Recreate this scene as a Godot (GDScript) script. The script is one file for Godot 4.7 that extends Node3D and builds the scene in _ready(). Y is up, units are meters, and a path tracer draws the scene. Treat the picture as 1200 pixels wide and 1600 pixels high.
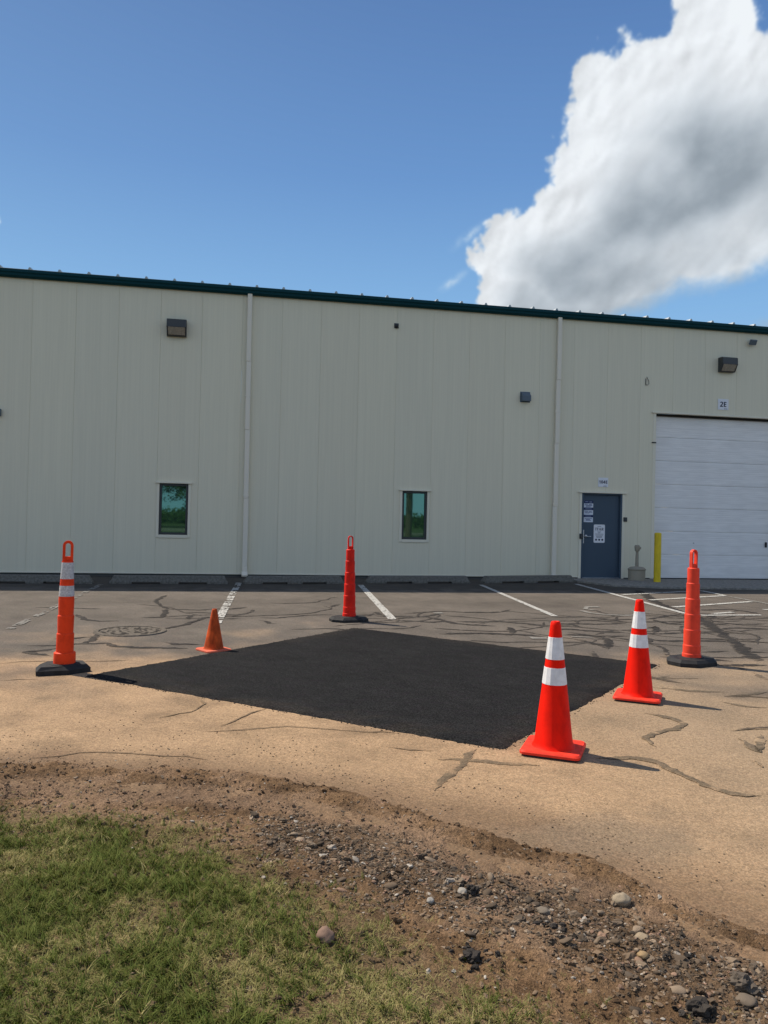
extends Node3D
# A warehouse wall behind a parking lot with a fresh asphalt patch ringed by traffic cones.
# World axes: x along the wall, y up, wall cladding at z = -WZ, the photographer near the origin.

const WZ := 18.14
const EYE := 1.4288
const PANEL := 0.9144
const PX0 := -4.563
const SUN_AZ := -49.5
const SUN_EL := 53.0

var rng := RandomNumberGenerator.new()
var used := {}
var M := {}
var nz := FastNoiseLite.new()
var nz2 := FastNoiseLite.new()
var edge_tab := PackedFloat32Array()
var grass_tab := PackedFloat32Array()

# ------------------------------------------------------------------ mesh helper
class MB:
	var st := SurfaceTool.new()
	var smooth := false
	var count := 0
	func _init(is_smooth := false):
		st.begin(Mesh.PRIMITIVE_TRIANGLES)
		group(is_smooth)
	func group(is_smooth: bool, n := 0):
		smooth = is_smooth
		st.set_smooth_group(n if is_smooth else -1)
	func color(c: Color):
		st.set_color(c)
	# counter-clockwise seen from outside
	func tri(a: Vector3, b: Vector3, c: Vector3):
		st.add_vertex(a); st.add_vertex(c); st.add_vertex(b)
	func quad(a: Vector3, b: Vector3, c: Vector3, d: Vector3):
		tri(a, b, c); tri(a, c, d)
	func quv(a: Vector3, b: Vector3, c: Vector3, d: Vector3):
		var p := [a, c, b, a, d, c]
		var u := [Vector2(0, 1), Vector2(1, 0), Vector2(1, 1), Vector2(0, 1), Vector2(0, 0), Vector2(1, 0)]
		for i in 6:
			st.set_uv(u[i]); st.add_vertex(p[i])
	func poly_out(pts: Array, from: Vector3):
		var n: Vector3 = (pts[1] - pts[0]).cross(pts[2] - pts[0])
		var mid := Vector3.ZERO
		for p in pts: mid += p
		mid /= pts.size()
		var flip := n.dot(mid - from) < 0.0
		for i in range(1, pts.size() - 1):
			if flip: tri(pts[0], pts[i + 1], pts[i])
			else: tri(pts[0], pts[i], pts[i + 1])
	func box(c: Vector3, s: Vector3, ch := 0.0, t := Transform3D()):
		var h := s * 0.5
		var o := t * c
		if ch <= 0.0:
			for ax in 3:
				for sg in [-1.0, 1.0]:
					var pts := []
					for k in [[-1, -1], [1, -1], [1, 1], [-1, 1]]:
						var v := Vector3.ZERO
						v[ax] = h[ax] * sg; v[(ax + 1) % 3] = h[(ax + 1) % 3] * k[0]; v[(ax + 2) % 3] = h[(ax + 2) % 3] * k[1]
						pts.append(t * (c + v))
					poly_out(pts, o)
			return
		var g := h - Vector3(ch, ch, ch)
		for ax in 3:
			var bx := (ax + 1) % 3
			var cx := (ax + 2) % 3
			for sg in [-1.0, 1.0]:
				var pts := []
				for k in [[-1, -1], [1, -1], [1, 1], [-1, 1]]:
					var v := Vector3.ZERO
					v[ax] = h[ax] * sg; v[bx] = g[bx] * k[0]; v[cx] = g[cx] * k[1]
					pts.append(t * (c + v))
				poly_out(pts, o)
				for s2 in [-1.0, 1.0]:
					var e := []
					for k in [[0, -1], [0, 1], [1, 1], [1, -1]]:
						var v := Vector3.ZERO
						v[bx] = (h[bx] if k[0] == 0 else g[bx]) * sg
						v[cx] = (g[cx] if k[0] == 0 else h[cx]) * s2
						v[ax] = g[ax] * k[1]
						e.append(t * (c + v))
					poly_out(e, o)
		for sx in [-1.0, 1.0]:
			for sy in [-1.0, 1.0]:
				for sz in [-1.0, 1.0]:
					poly_out([t * (c + Vector3(h.x * sx, g.y * sy, g.z * sz)), t * (c + Vector3(g.x * sx, h.y * sy, g.z * sz)), t * (c + Vector3(g.x * sx, g.y * sy, h.z * sz))], o)
	# profile of Vector2(radius, height) from the bottom up; every section its own smooth group
	func lathe(secs: Array, seg: int, at := Vector3.ZERO, t := Transform3D()):
		for s in secs.size():
			st.set_smooth_group(s if smooth else -1)
			var pr: Array = secs[s]
			for i in range(pr.size() - 1):
				var p0: Vector2 = pr[i]
				var p1: Vector2 = pr[i + 1]
				for k in seg:
					var a := TAU * k / seg
					var b := TAU * (k + 1) / seg
					var v0 := t * (at + Vector3(cos(a) * p0.x, p0.y, -sin(a) * p0.x))
					var v1 := t * (at + Vector3(cos(b) * p0.x, p0.y, -sin(b) * p0.x))
					var v2 := t * (at + Vector3(cos(b) * p1.x, p1.y, -sin(b) * p1.x))
					var v3 := t * (at + Vector3(cos(a) * p1.x, p1.y, -sin(a) * p1.x))
					if p0.x > 1e-5: tri(v0, v1, v2)
					if p1.x > 1e-5: tri(v0, v2, v3)
	# convex outline (x, z) extruded from y0 to y1, top pulled in by ch
	func slab(outline: Array, y0: float, y1: float, ch := 0.0, ci := 0.0):
		var c := Vector2.ZERO
		for p in outline: c += p
		c /= outline.size()
		var n := outline.size()
		var ins := []
		for p in outline:
			var d: Vector2 = c - p
			ins.append(p + d.normalized() * ci)
		var o := Vector3(c.x, (y0 + y1) * 0.5, c.y)
		for i in n:
			var a: Vector2 = outline[i]
			var b: Vector2 = outline[(i + 1) % n]
			poly_out([Vector3(a.x, y0, a.y), Vector3(b.x, y0, b.y), Vector3(b.x, y1 - ch, b.y), Vector3(a.x, y1 - ch, a.y)], o)
			if ch > 0.0:
				var a2: Vector2 = ins[i]
				var b2: Vector2 = ins[(i + 1) % n]
				poly_out([Vector3(a.x, y1 - ch, a.y), Vector3(b.x, y1 - ch, b.y), Vector3(b2.x, y1, b2.y), Vector3(a2.x, y1, a2.y)], o)
		var top := []
		var bot := []
		for i in n:
			var q: Vector2 = ins[i] if ch > 0.0 else outline[i]
			top.append(Vector3(q.x, y1, q.y)); bot.append(Vector3(outline[i].x, y0, outline[i].y))
		poly_out(top, o); poly_out(bot, o)
	# profile (z, y) convex, extruded along x
	func prism_x(prof: Array, x0: float, x1: float):
		var c := Vector2.ZERO
		for p in prof: c += p
		c /= prof.size()
		var o := Vector3((x0 + x1) * 0.5, c.y, c.x)
		var n := prof.size()
		for i in n:
			var a: Vector2 = prof[i]
			var b: Vector2 = prof[(i + 1) % n]
			poly_out([Vector3(x0, a.y, a.x), Vector3(x1, a.y, a.x), Vector3(x1, b.y, b.x), Vector3(x0, b.y, b.x)], o)
		var l := []
		var r := []
		for p in prof:
			l.append(Vector3(x0, p.y, p.x)); r.append(Vector3(x1, p.y, p.x))
		poly_out(l, o); poly_out(r, o)
	func tube(pts: Array, rad: float, seg := 8):
		var rings := []
		for i in pts.size():
			var d: Vector3 = (pts[mini(i + 1, pts.size() - 1)] - pts[maxi(i - 1, 0)]).normalized()
			var u := d.cross(Vector3.UP if absf(d.y) < 0.9 else Vector3.RIGHT).normalized()
			var w := d.cross(u)
			var ring := []
			for k in seg:
				var a := TAU * k / seg
				ring.append(pts[i] + (u * cos(a) + w * sin(a)) * rad)
			rings.append(ring)
		for i in range(rings.size() - 1):
			for k in seg:
				var k2 := (k + 1) % seg
				poly_out([rings[i][k], rings[i][k2], rings[i + 1][k2], rings[i + 1][k]], (pts[i] + pts[i + 1]) * 0.5)
	func done() -> ArrayMesh:
		st.generate_normals()
		return st.commit()

# ------------------------------------------------------------------ naming helpers
func numbered(n: String) -> String:
	if not used.has(n):
		used[n] = 0
		return n
	used[n] += 1
	return "%s_%03d" % [n, used[n]]

func pnum(parent: Node, n: String) -> String:
	var key := str(parent.get_instance_id()) + n
	if not used.has(key):
		used[key] = 0
		return n
	used[key] += 1
	return "%s_%03d" % [n, used[key]]

func tag(o: Node, label: String, category: String, group := "", kind := ""):
	if label: o.set_meta("label", label)
	if category: o.set_meta("category", category)
	if group: o.set_meta("group", group)
	if kind: o.set_meta("kind", kind)

func thing(n: String, label: String, category: String, at := Vector3.ZERO, turn := 0.0, group := "") -> Node3D:
	var o := Node3D.new()
	o.name = numbered(n)
	add_child(o, true)
	o.position = at
	o.rotation.y = turn
	tag(o, label, category, group)
	return o

func part(n: String, mesh: Mesh, mat: Material, parent: Node, at := Vector3.ZERO) -> MeshInstance3D:
	var o := MeshInstance3D.new()
	o.name = numbered(n) if parent == self else pnum(parent, n)
	o.mesh = mesh
	o.material_override = mat
	parent.add_child(o, true)
	o.position = at
	return o

func structure(n: String, mesh: Mesh, mat: Material, label := "") -> MeshInstance3D:
	var o := part(n, mesh, mat, self)
	tag(o, label, "", "", "structure")
	return o

func copy(o: Node3D, n: String, label: String, at: Vector3, turn: float) -> Node3D:
	var c: Node3D = o.duplicate()
	c.name = numbered(n)
	add_child(c, true)
	c.position = at
	c.rotation.y = turn
	c.set_meta("label", label)
	return c

# ------------------------------------------------------------------ materials
func lin(r: float, g: float, b: float) -> Color:
	return Color(r, g, b).linear_to_srgb()

func mat(c: Color, rough := 0.8, spec := 0.5, metal := 0.0) -> StandardMaterial3D:
	var m := StandardMaterial3D.new()
	m.albedo_color = c
	m.roughness = rough
	m.metallic_specular = spec
	m.metallic = metal
	return m

func noise(type: int, freq: float, oct := 1, sd := 1) -> FastNoiseLite:
	var n := FastNoiseLite.new()
	n.noise_type = type
	n.frequency = freq
	n.seed = sd
	n.fractal_type = FastNoiseLite.FRACTAL_FBM if oct > 1 else FastNoiseLite.FRACTAL_NONE
	n.fractal_octaves = oct
	return n

func cells(freq: float, sd: int) -> FastNoiseLite:
	var n := noise(FastNoiseLite.TYPE_CELLULAR, freq, 1, sd)
	n.cellular_return_type = FastNoiseLite.RETURN_CELL_VALUE
	n.cellular_jitter = 1.0
	return n

# grey grain in 8 bits: weighted sum of seamless noises
func grain(size: int, layers: Array, lo: float, hi: float, tint := 0.0) -> ImageTexture:
	var datas := []
	for l in layers:
		datas.append([(l[0] as FastNoiseLite).get_seamless_image(size, size).get_data(), l[1]])
	var out := PackedByteArray()
	out.resize(size * size * 3)
	var k := 0
	for i in size * size:
		var v := 0.0
		for d in datas: v += d[0][i] * d[1]
		v = lo + (hi - lo) * clampf(v / 255.0, 0.0, 1.0)
		var t: float = (datas[0][0][(i * 7 + 13) % (size * size)] / 255.0 - 0.5) * tint
		out[k] = clampi(int((v + t) * 255.0), 0, 255)
		out[k + 1] = clampi(int(v * 255.0), 0, 255)
		out[k + 2] = clampi(int((v - t) * 255.0), 0, 255)
		k += 3
	return ImageTexture.create_from_image(Image.create_from_data(size, size, false, Image.FORMAT_RGB8, out))

func streaks(w: int, h: int, n: FastNoiseLite, sx: float, sy: float, lo: float, hi: float) -> ImageTexture:
	var im := Image.create(w, h, false, Image.FORMAT_RGB8)
	for y in h:
		for x in w:
			# wraps round in x and y
			var a := TAU * x / w
			var b := TAU * y / h
			var v := 0.5 + 0.5 * n.get_noise_3d(cos(a) * sx, sin(a) * sx, sin(b) * sy)
			v = lo + (hi - lo) * clampf(v, 0.0, 1.0)
			im.set_pixel(x, y, Color(v, v, v))
	return ImageTexture.create_from_image(im)

func tri_tex(m: StandardMaterial3D, tex: Texture2D, scale: Vector3):
	m.albedo_texture = tex
	m.uv1_triplanar = true
	m.uv1_world_triplanar = true
	m.uv1_scale = scale

func make_materials():
	var S := FastNoiseLite.TYPE_SIMPLEX_SMOOTH
	var fine := grain(1024, [[cells(0.16, 3), 0.42], [cells(0.34, 4), 0.36], [noise(S, 0.03, 4, 8), 0.22]], 0.58, 1.0, 0.10)
	var soil := grain(512, [[noise(S, 0.06, 4, 21), 0.6], [cells(0.3, 9), 0.45]], 0.5, 1.0, 0.05)
	var mottle := grain(512, [[noise(S, 0.012, 5, 31), 1.0]], 0.62, 1.0, 0.0)
	var faint := grain(256, [[noise(S, 0.02, 5, 61), 1.0]], 0.84, 1.0, 0.0)
	var scuff := grain(512, [[noise(S, 0.014, 5, 65), 1.7]], 0.82, 1.0, 0.0)
	var speck := grain(512, [[cells(0.22, 41), 0.35], [noise(S, 0.02, 4, 42), 0.7]], 0.55, 1.0, 0.0)
	# asphalt of the lot: vertex colours times grain
	var a := mat(Color.WHITE, 0.92, 0.35)
	a.vertex_color_use_as_albedo = true
	a.albedo_texture = fine
	a.heightmap_enabled = true
	a.heightmap_texture = fine
	a.heightmap_scale = 0.35
	M.asphalt = a
	var p := mat(Color.WHITE, 0.9, 0.2)
	p.vertex_color_use_as_albedo = true
	p.albedo_texture = grain(512, [[cells(0.3, 71), 0.6], [noise(S, 0.12, 3, 72), 0.45]], 0.3, 1.0, 0.03)
	p.heightmap_enabled = true
	p.heightmap_texture = fine
	p.heightmap_scale = 0.3
	M.patch = p
	var d := mat(Color.WHITE, 0.97, 0.2)
	d.vertex_color_use_as_albedo = true
	d.albedo_texture = soil
	d.heightmap_enabled = true
	d.heightmap_texture = soil
	d.heightmap_scale = 1.0
	M.dirt = d
	M.tar = mat(lin(0.028, 0.026, 0.025), 0.6, 0.4)
	tri_tex(M.tar, mottle, Vector3(2, 2, 2))
	M.old_tar = mat(lin(0.25, 0.205, 0.145), 0.9, 0.3)
	tri_tex(M.old_tar, fine, Vector3(1.2, 1.2, 1.2))
	M.mid_tar = mat(lin(0.082, 0.070, 0.058), 0.85, 0.3)
	tri_tex(M.mid_tar, fine, Vector3(0.9, 0.9, 0.9))
	M.paint = mat(lin(0.72, 0.70, 0.64), 0.8, 0.3)
	tri_tex(M.paint, speck, Vector3(2.3, 2.3, 2.3))
	M.worn_paint = mat(lin(0.36, 0.34, 0.30), 0.9, 0.3)
	tri_tex(M.worn_paint, fine, Vector3(0.8, 0.8, 0.8))
	# building
	var st := streaks(256, 64, noise(S, 1.0, 4, 55), 7.0, 0.55, 0.955, 1.0)
	for i in 4:
		var tints := [Vector3(1, 1, 1), Vector3(0.985, 0.988, 0.99), Vector3(1.01, 1.008, 1.0), Vector3(0.995, 0.99, 0.985)]
		var c: Vector3 = Vector3(0.75, 0.70, 0.535) * tints[i]
		var w := mat(lin(c.x, c.y, c.z), 0.55, 0.4)
		tri_tex(w, st, Vector3(0.5, 0.16, 0.5))
		w.uv1_offset = Vector3(i * 0.23, i * 0.37, 0)
		M["wall%d" % i] = w
	M.trim = mat(lin(0.73, 0.68, 0.54), 0.5, 0.4)
	M.downspout = mat(lin(0.74, 0.68, 0.56), 0.55, 0.45)
	M.green = mat(lin(0.004, 0.042, 0.053), 0.5, 0.22)
	M.galv = mat(lin(0.46, 0.49, 0.50), 0.5, 0.4)
	M.bronze = mat(lin(0.028, 0.032, 0.034), 0.4, 0.5)
	M.black = mat(lin(0.012, 0.012, 0.014), 0.5, 0.5)
	M.dark_strip = mat(lin(0.03, 0.026, 0.022), 0.8, 0.3)
	M.glass = mat(Color(0.45, 0.60, 0.51, 0.3), 0.02, 1.0, 0.85)
	M.glass.transparency = BaseMaterial3D.TRANSPARENCY_ALPHA
	M.inside = mat(lin(0.25, 0.25, 0.25), 0.9)
	M.roller = mat(lin(0.90, 0.88, 0.85), 0.5, 0.4)
	tri_tex(M.roller, streaks(64, 256, noise(S, 1.0, 4, 77), 0.8, 3.0, 0.90, 1.0), Vector3(0.3, 0.9, 0.3))
	M.door_blue = mat(lin(0.05, 0.078, 0.11), 0.5, 0.4)
	M.concrete = mat(lin(0.40, 0.37, 0.32), 0.9, 0.3)
	tri_tex(M.concrete, speck, Vector3(0.9, 0.9, 0.9))
	M.concrete.heightmap_enabled = true
	M.concrete.heightmap_texture = speck
	M.concrete.heightmap_scale = 0.4
	M.kerb_stop = mat(lin(0.25, 0.235, 0.20), 0.95, 0.2)
	tri_tex(M.kerb_stop, speck, Vector3(1.6, 1.6, 1.6))
	M.kerb_stop.heightmap_enabled = true
	M.kerb_stop.heightmap_texture = speck
	M.kerb_stop.heightmap_scale = 0.6
	M.foundation = mat(lin(0.10, 0.10, 0.095), 0.95, 0.2)
	M.yellow = mat(lin(0.84, 0.60, 0.008), 0.45, 0.5)
	tri_tex(M.yellow, faint, Vector3(0.8, 0.5, 0.8))
	M.ash_tan = mat(lin(0.33, 0.29, 0.22), 0.7, 0.4)
	M.steel = mat(lin(0.5, 0.5, 0.5), 0.35, 0.5, 0.9)
	M.sign_white = mat(lin(0.72, 0.73, 0.76), 0.5, 0.4)
	M.sign_ink = mat(lin(0.02, 0.025, 0.05), 0.6, 0.3)
	M.light_blue = mat(lin(0.05, 0.09, 0.14), 0.5, 0.5)
	M.lens = mat(lin(0.46, 0.37, 0.26), 0.35, 0.5)
	tri_tex(M.lens, mottle, Vector3(2.0, 9.0, 2.0))
	M.grey_box = mat(lin(0.10, 0.13, 0.16), 0.5, 0.4)
	# cones
	M.cone = mat(lin(0.93, 0.014, 0.003), 0.5, 0.22)
	tri_tex(M.cone, scuff, Vector3(1.3, 0.8, 1.3))
	M.cone.backlight_enabled = true
	M.cone.backlight = Color(0.22, 0.01, 0.003)
	M.cone_base = mat(lin(0.86, 0.05, 0.024), 0.62, 0.3)
	M.cone_base.backlight_enabled = true
	M.cone_base.backlight = Color(0.3, 0.02, 0.01)
	tri_tex(M.cone_base, scuff, Vector3(1.5, 1.5, 1.5))
	M.rubber = mat(lin(0.030, 0.030, 0.031), 0.75, 0.4)
	tri_tex(M.rubber, mottle, Vector3(2.2, 2.2, 2.2))
	M.sheet = mat(lin(0.93, 0.93, 0.92), 0.4, 0.5)
	tri_tex(M.sheet, faint, Vector3(3.0, 3.0, 3.0))
	M.sheet_worn = mat(lin(0.78, 0.78, 0.78), 0.5, 0.5)
	tri_tex(M.sheet_worn, speck, Vector3(4.0, 4.0, 4.0))
	M.tube_orange = mat(lin(0.84, 0.06, 0.012), 0.52, 0.28)
	tri_tex(M.tube_orange, scuff, Vector3(0.9, 0.6, 0.9))
	M.tube_orange.backlight_enabled = true
	M.tube_orange.backlight = Color(0.2, 0.04, 0.01)
	M.tube_red = mat(lin(0.80, 0.020, 0.009), 0.52, 0.28)
	tri_tex(M.tube_red, scuff, Vector3(0.9, 0.6, 0.9))
	M.tube_red.backlight_enabled = true
	M.tube_red.backlight = Color(0.2, 0.02, 0.01)
	M.tube_faded = mat(lin(0.86, 0.07, 0.034), 0.52, 0.28)
	tri_tex(M.tube_faded, scuff, Vector3(0.9, 0.6, 0.9))
	M.tube_faded.backlight_enabled = true
	M.tube_faded.backlight = Color(0.2, 0.05, 0.03)
	M.old_cone = mat(lin(0.78, 0.115, 0.02), 0.7, 0.3)
	tri_tex(M.old_cone, grain(256, [[noise(S, 0.02, 5, 91), 1.25]], 0.55, 1.0, 0.0), Vector3(2.1, 1.3, 2.1))
	M.old_base = mat(lin(0.62, 0.14, 0.08), 0.8, 0.3)
	M.iron = mat(lin(0.19, 0.162, 0.128), 0.9, 0.3)
	tri_tex(M.iron, mottle, Vector3(2.5, 2.5, 2.5))
	# ground cover
	M.stone = mat(Color.WHITE, 0.9, 0.3)
	M.stone.vertex_color_use_as_albedo = true
	tri_tex(M.stone, soil, Vector3(9, 9, 9))
	M.stone.uv1_world_triplanar = false
	M.blade = mat(Color.WHITE, 0.8, 0.15)
	M.blade.vertex_color_use_as_albedo = true
	M.blade.backlight_enabled = true
	M.blade.backlight = Color(0.55, 0.6, 0.35)
	M.lawn = mat(lin(0.075, 0.105, 0.035), 0.95, 0.2)
	tri_tex(M.lawn, mottle, Vector3(0.15, 0.15, 0.15))
	M.bark = mat(lin(0.10, 0.08, 0.06), 0.95, 0.2)
	M.leaf = mat(lin(0.045, 0.085, 0.025), 0.6, 0.3)
	M.leaf.backlight_enabled = true
	M.leaf.backlight = Color(0.3, 0.4, 0.15)

# ------------------------------------------------------------------ sky
const SKY_W := 4096
const SKY_H := 2048
const CLOUD := [30.6, 36.8, 30.4, 32.9, 30.2, 31.7, 27.9, 31.6, 26.8, 30.8, 24.3, 30.8, 24.0, 29.9, 24.2, 28.5, 23.3, 27.5, 23.3, 25.6, 22.5, 24.4, 22.3, 23.3, 21.1, 22.5, 19.3, 21.9, 17.8, 20.8, 17.2, 19.4, 16.3, 18.5, 16.8, 17.2, 17.2, 15.6, 18.0, 12.5, 24.5, 12.6, 28.5, 14.2, 32.3, 15.6, 35.1, 15.7, 37.0, 16.1, 39.0, 16.8, 42.5, 18.6, 44.7, 23.6, 44.7, 28.1, 40.6, 31.7, 37.6, 31.0, 36.9, 30.0, 36.2, 30.6, 36.5, 31.9, 37.5, 36.0]
const CLOUD_LOW := [36.2, 13.6, 37.5, 14.4, 39.5, 14.2, 42.0, 14.0, 44.0, 12.0, 42.0, 9.0, 37.0, 9.0]
const CLOUD_LEFT := [-16.4, 18.2, -17.0, 19.0, -19.0, 19.8, -22.0, 19.0, -23.5, 17.0, -21.0, 15.6, -17.5, 15.9]

func sdf(poly: Array, x: float, y: float) -> float:
	var n := poly.size() / 2
	var d := 1e9
	var inside := false
	var jx: float = poly[2 * n - 2] * 0.91
	var jy: float = poly[2 * n - 1]
	for i in n:
		var ix: float = poly[2 * i] * 0.91
		var iy: float = poly[2 * i + 1]
		var ex := jx - ix
		var ey := jy - iy
		var wx := x - ix
		var wy := y - iy
		var t := clampf((wx * ex + wy * ey) / (ex * ex + ey * ey), 0.0, 1.0)
		var bx := wx - ex * t
		var by := wy - ey * t
		d = minf(d, bx * bx + by * by)
		if (iy > y) != (jy > y) and x < (jx - ix) * (y - iy) / (jy - iy) + ix:
			inside = not inside
		jx = ix
		jy = iy
	return sqrt(d) * (1.0 if inside else -1.0)

const GRAD := [-90.0, 0.62, 0.77, 0.91, 0.0, 0.62, 0.77, 0.91, 8.0, 0.60, 0.765, 0.915, 15.0, 0.515, 0.70, 0.88, 24.0, 0.41, 0.58, 0.795, 34.0, 0.345, 0.495, 0.71, 55.0, 0.26, 0.41, 0.645, 91.0, 0.20, 0.34, 0.59]

func clear_sky(az: float, el: float) -> Color:
	var i := 0
	while i < 6 and GRAD[4 * (i + 1)] < el: i += 1
	var t: float = clampf((el - GRAD[4 * i]) / (GRAD[4 * i + 4] - GRAD[4 * i]), 0.0, 1.0)
	var c := Color(lerpf(GRAD[4 * i + 1], GRAD[4 * i + 5], t), lerpf(GRAD[4 * i + 2], GRAD[4 * i + 6], t), lerpf(GRAD[4 * i + 3], GRAD[4 * i + 7], t))
	# a little paler towards the sun
	var e1 := deg_to_rad(el)
	var e2 := deg_to_rad(SUN_EL)
	var cosine := sin(e1) * sin(e2) + cos(e1) * cos(e2) * cos(deg_to_rad(az - SUN_AZ))
	var g := pow(maxf(0.0, cosine), 4.0) * 0.16
	return c.lerp(Color(0.93, 0.95, 0.97), g)

func make_sky() -> ImageTexture:
	var S := FastNoiseLite.TYPE_SIMPLEX_SMOOTH
	var big := noise(S, 0.16, 5, 5)
	var puff := noise(S, 0.42, 5, 6)
	puff.fractal_gain = 0.58
	var small := noise(S, 1.7, 4, 7)
	var wide := noise(S, 0.09, 3, 12)
	var lump := noise(S, 0.24, 4, 16)
	lump.fractal_gain = 0.42
	var lobes := noise(FastNoiseLite.TYPE_CELLULAR, 0.30, 4, 23)
	lobes.cellular_return_type = FastNoiseLite.RETURN_DISTANCE
	lobes.cellular_jitter = 0.95
	lobes.fractal_gain = 0.55
	lobes.fractal_lacunarity = 2.1
	var mound := noise(FastNoiseLite.TYPE_CELLULAR, 0.27, 2, 29)
	mound.cellular_return_type = FastNoiseLite.RETURN_DISTANCE
	mound.cellular_jitter = 0.9
	mound.fractal_gain = 0.42
	mound.domain_warp_enabled = false
	var low := Image.create(1024, 512, false, Image.FORMAT_RGBF)
	for y in 512:
		var el := 90.0 - (y + 0.5) * 180.0 / 512
		if el < -3.0:
			low.fill_rect(Rect2i(0, y, 1024, 512 - y), clear_sky(0, 0))
			break
		for x in 1024:
			var az := (x + 0.5) * 360.0 / 1024
			if az > 180.0: az -= 360.0
			var c := clear_sky(az, el)
			# unseen cumulus round the rest of the sky, thickened and whitened to brighten the wall
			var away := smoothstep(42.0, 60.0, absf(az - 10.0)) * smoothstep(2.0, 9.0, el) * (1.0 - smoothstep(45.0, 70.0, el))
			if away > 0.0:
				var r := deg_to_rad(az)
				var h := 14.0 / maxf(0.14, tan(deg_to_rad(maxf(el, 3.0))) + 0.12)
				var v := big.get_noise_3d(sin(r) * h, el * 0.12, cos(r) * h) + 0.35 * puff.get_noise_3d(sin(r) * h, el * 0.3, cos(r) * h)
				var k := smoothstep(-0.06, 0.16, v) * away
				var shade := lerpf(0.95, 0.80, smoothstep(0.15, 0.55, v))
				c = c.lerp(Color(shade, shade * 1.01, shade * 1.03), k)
			low.set_pixel(x, y, c)
	low.resize(SKY_W, SKY_H, Image.INTERPOLATE_CUBIC)
	# the part in view at full size: azimuth -26..60, elevation 4..44
	var w := 979
	var h := 455
	var step := 360.0 / SKY_W
	var cw := w / 4
	var chh := h / 4
	var coarse := Image.create(cw, chh, false, Image.FORMAT_RF)
	for y in chh:
		for x in cw:
			var px := (-26.0 + (x + 0.5) * 86.0 / cw) * 0.91
			var py := 44.0 - (y + 0.5) * 40.0 / chh
			var d := maxf(sdf(CLOUD, px, py), sdf(CLOUD_LOW, px, py))
			coarse.set_pixel(x, y, Color(maxf(d, sdf(CLOUD_LEFT, px, py)), 0, 0))
	coarse.resize(w, h, Image.INTERPOLATE_CUBIC)
	var s_of := coarse.get_data().to_float32_array()
	var d_of := PackedFloat32Array(); d_of.resize(w * h)
	var h_of := PackedFloat32Array(); h_of.resize(w * h)
	for y in h:
		var el := 44.0 - (y + 0.5) * 40.0 / h
		for x in w:
			var i := y * w + x
			var s := s_of[i]
			if s < -2.6:
				d_of[i] = -9.0
				continue
			var px := (-26.0 + (x + 0.5) * 86.0 / w) * 0.91
			var wb := puff.get_noise_2d(px, el)
			var b1 := -lobes.get_noise_2d(px + wb * 0.35, el + wb * 0.3)
			var b0 := big.get_noise_2d(px + 40.0, el)
			var b2 := small.get_noise_2d(px, el)
			var low_side := smoothstep(19.5, 15.5, el) * smoothstep(20.0, 24.0, px)
			var d := s + lerpf(2.6, 0.8, low_side) * (b1 - 0.52) + 0.55 * b0 + 0.20 * b2 + 0.10 * wb
			d_of[i] = d
			var deep := smoothstep(0.6, 5.0, s)
			h_of[i] = 1.5 * sqrt(maxf(s + 0.8 * b0 + 0.3, 0.0)) + lerpf(2.3, 0.5, deep) * smooth_mound(mound, px + wb * 0.5 + b0 * 0.8, el + wb * 0.4) + 1.0 * b0 + lerpf(0.10, 0.02, deep) * b2 + 0.9 * lump.get_noise_2d(px, el) + 0.25 * wb
	var win := Image.create(w, h, false, Image.FORMAT_RGBF)
	for y in h:
		var el := 44.0 - (y + 0.5) * 40.0 / h
		for x in w:
			var i := y * w + x
			var az := -26.0 + (x + 0.5) * 86.0 / w
			var c := clear_sky(az, el)
			if d_of[i] > -9.0 and x > 3 and y > 3 and x < w - 4 and y < h - 4:
				var under := smoothstep(18.5, 14.5, el - maxf(0.0, az - 26.0) * 0.22) * smoothstep(22.0, 27.0, az)
				var d := d_of[i]
				var soft := lerpf(0.55, 1.9, under)
				var al := smoothstep(-0.05, soft, d)
				# wisps torn off the left flank
				var wx := (az - 16.4) * 0.91
				var gx := (h_of[i + 3] - h_of[i - 3]) / (6.0 * step)
				var gy := (h_of[i - 3 * w] - h_of[i + 3 * w]) / (6.0 * step)
				var lit := clampf(0.5 + 0.26 * (-gx * 0.78 + gy * 0.62), 0.0, 1.0)
				var s := s_of[i]
				var wn := wide.get_noise_2d(az * 0.91, el * 1.2)
				var dark := smoothstep(1.1, 6.2, s + wn * 2.5 + under * 1.5) * smoothstep(29.5, 20.5, el - (az - 30.0) * 0.42 + wn * 5.0)
				dark = maxf(dark, 0.78 * smoothstep(18.4, 15.0, el + wn * 1.5) * smoothstep(17.6, 21.0, az))
				dark = clampf(dark * (0.92 + 0.22 * b_dark(puff, az, el)) , 0.0, 1.0)
				var v := lerpf(0.93, 0.62, dark)
				v += (lit - 0.55) * lerpf(0.16, 0.04, dark) * lerpf(1.0, 0.6, smoothstep(2.0, 5.0, s))
				v = clampf(v, 0.4, 0.945)
				var col := Color(v * lerpf(0.985, 0.925, dark), v * lerpf(1.005, 0.995, dark), v * lerpf(1.025, 1.06, dark))
				c = c.lerp(col, al)
				if wx > 99.0: c = col
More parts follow.
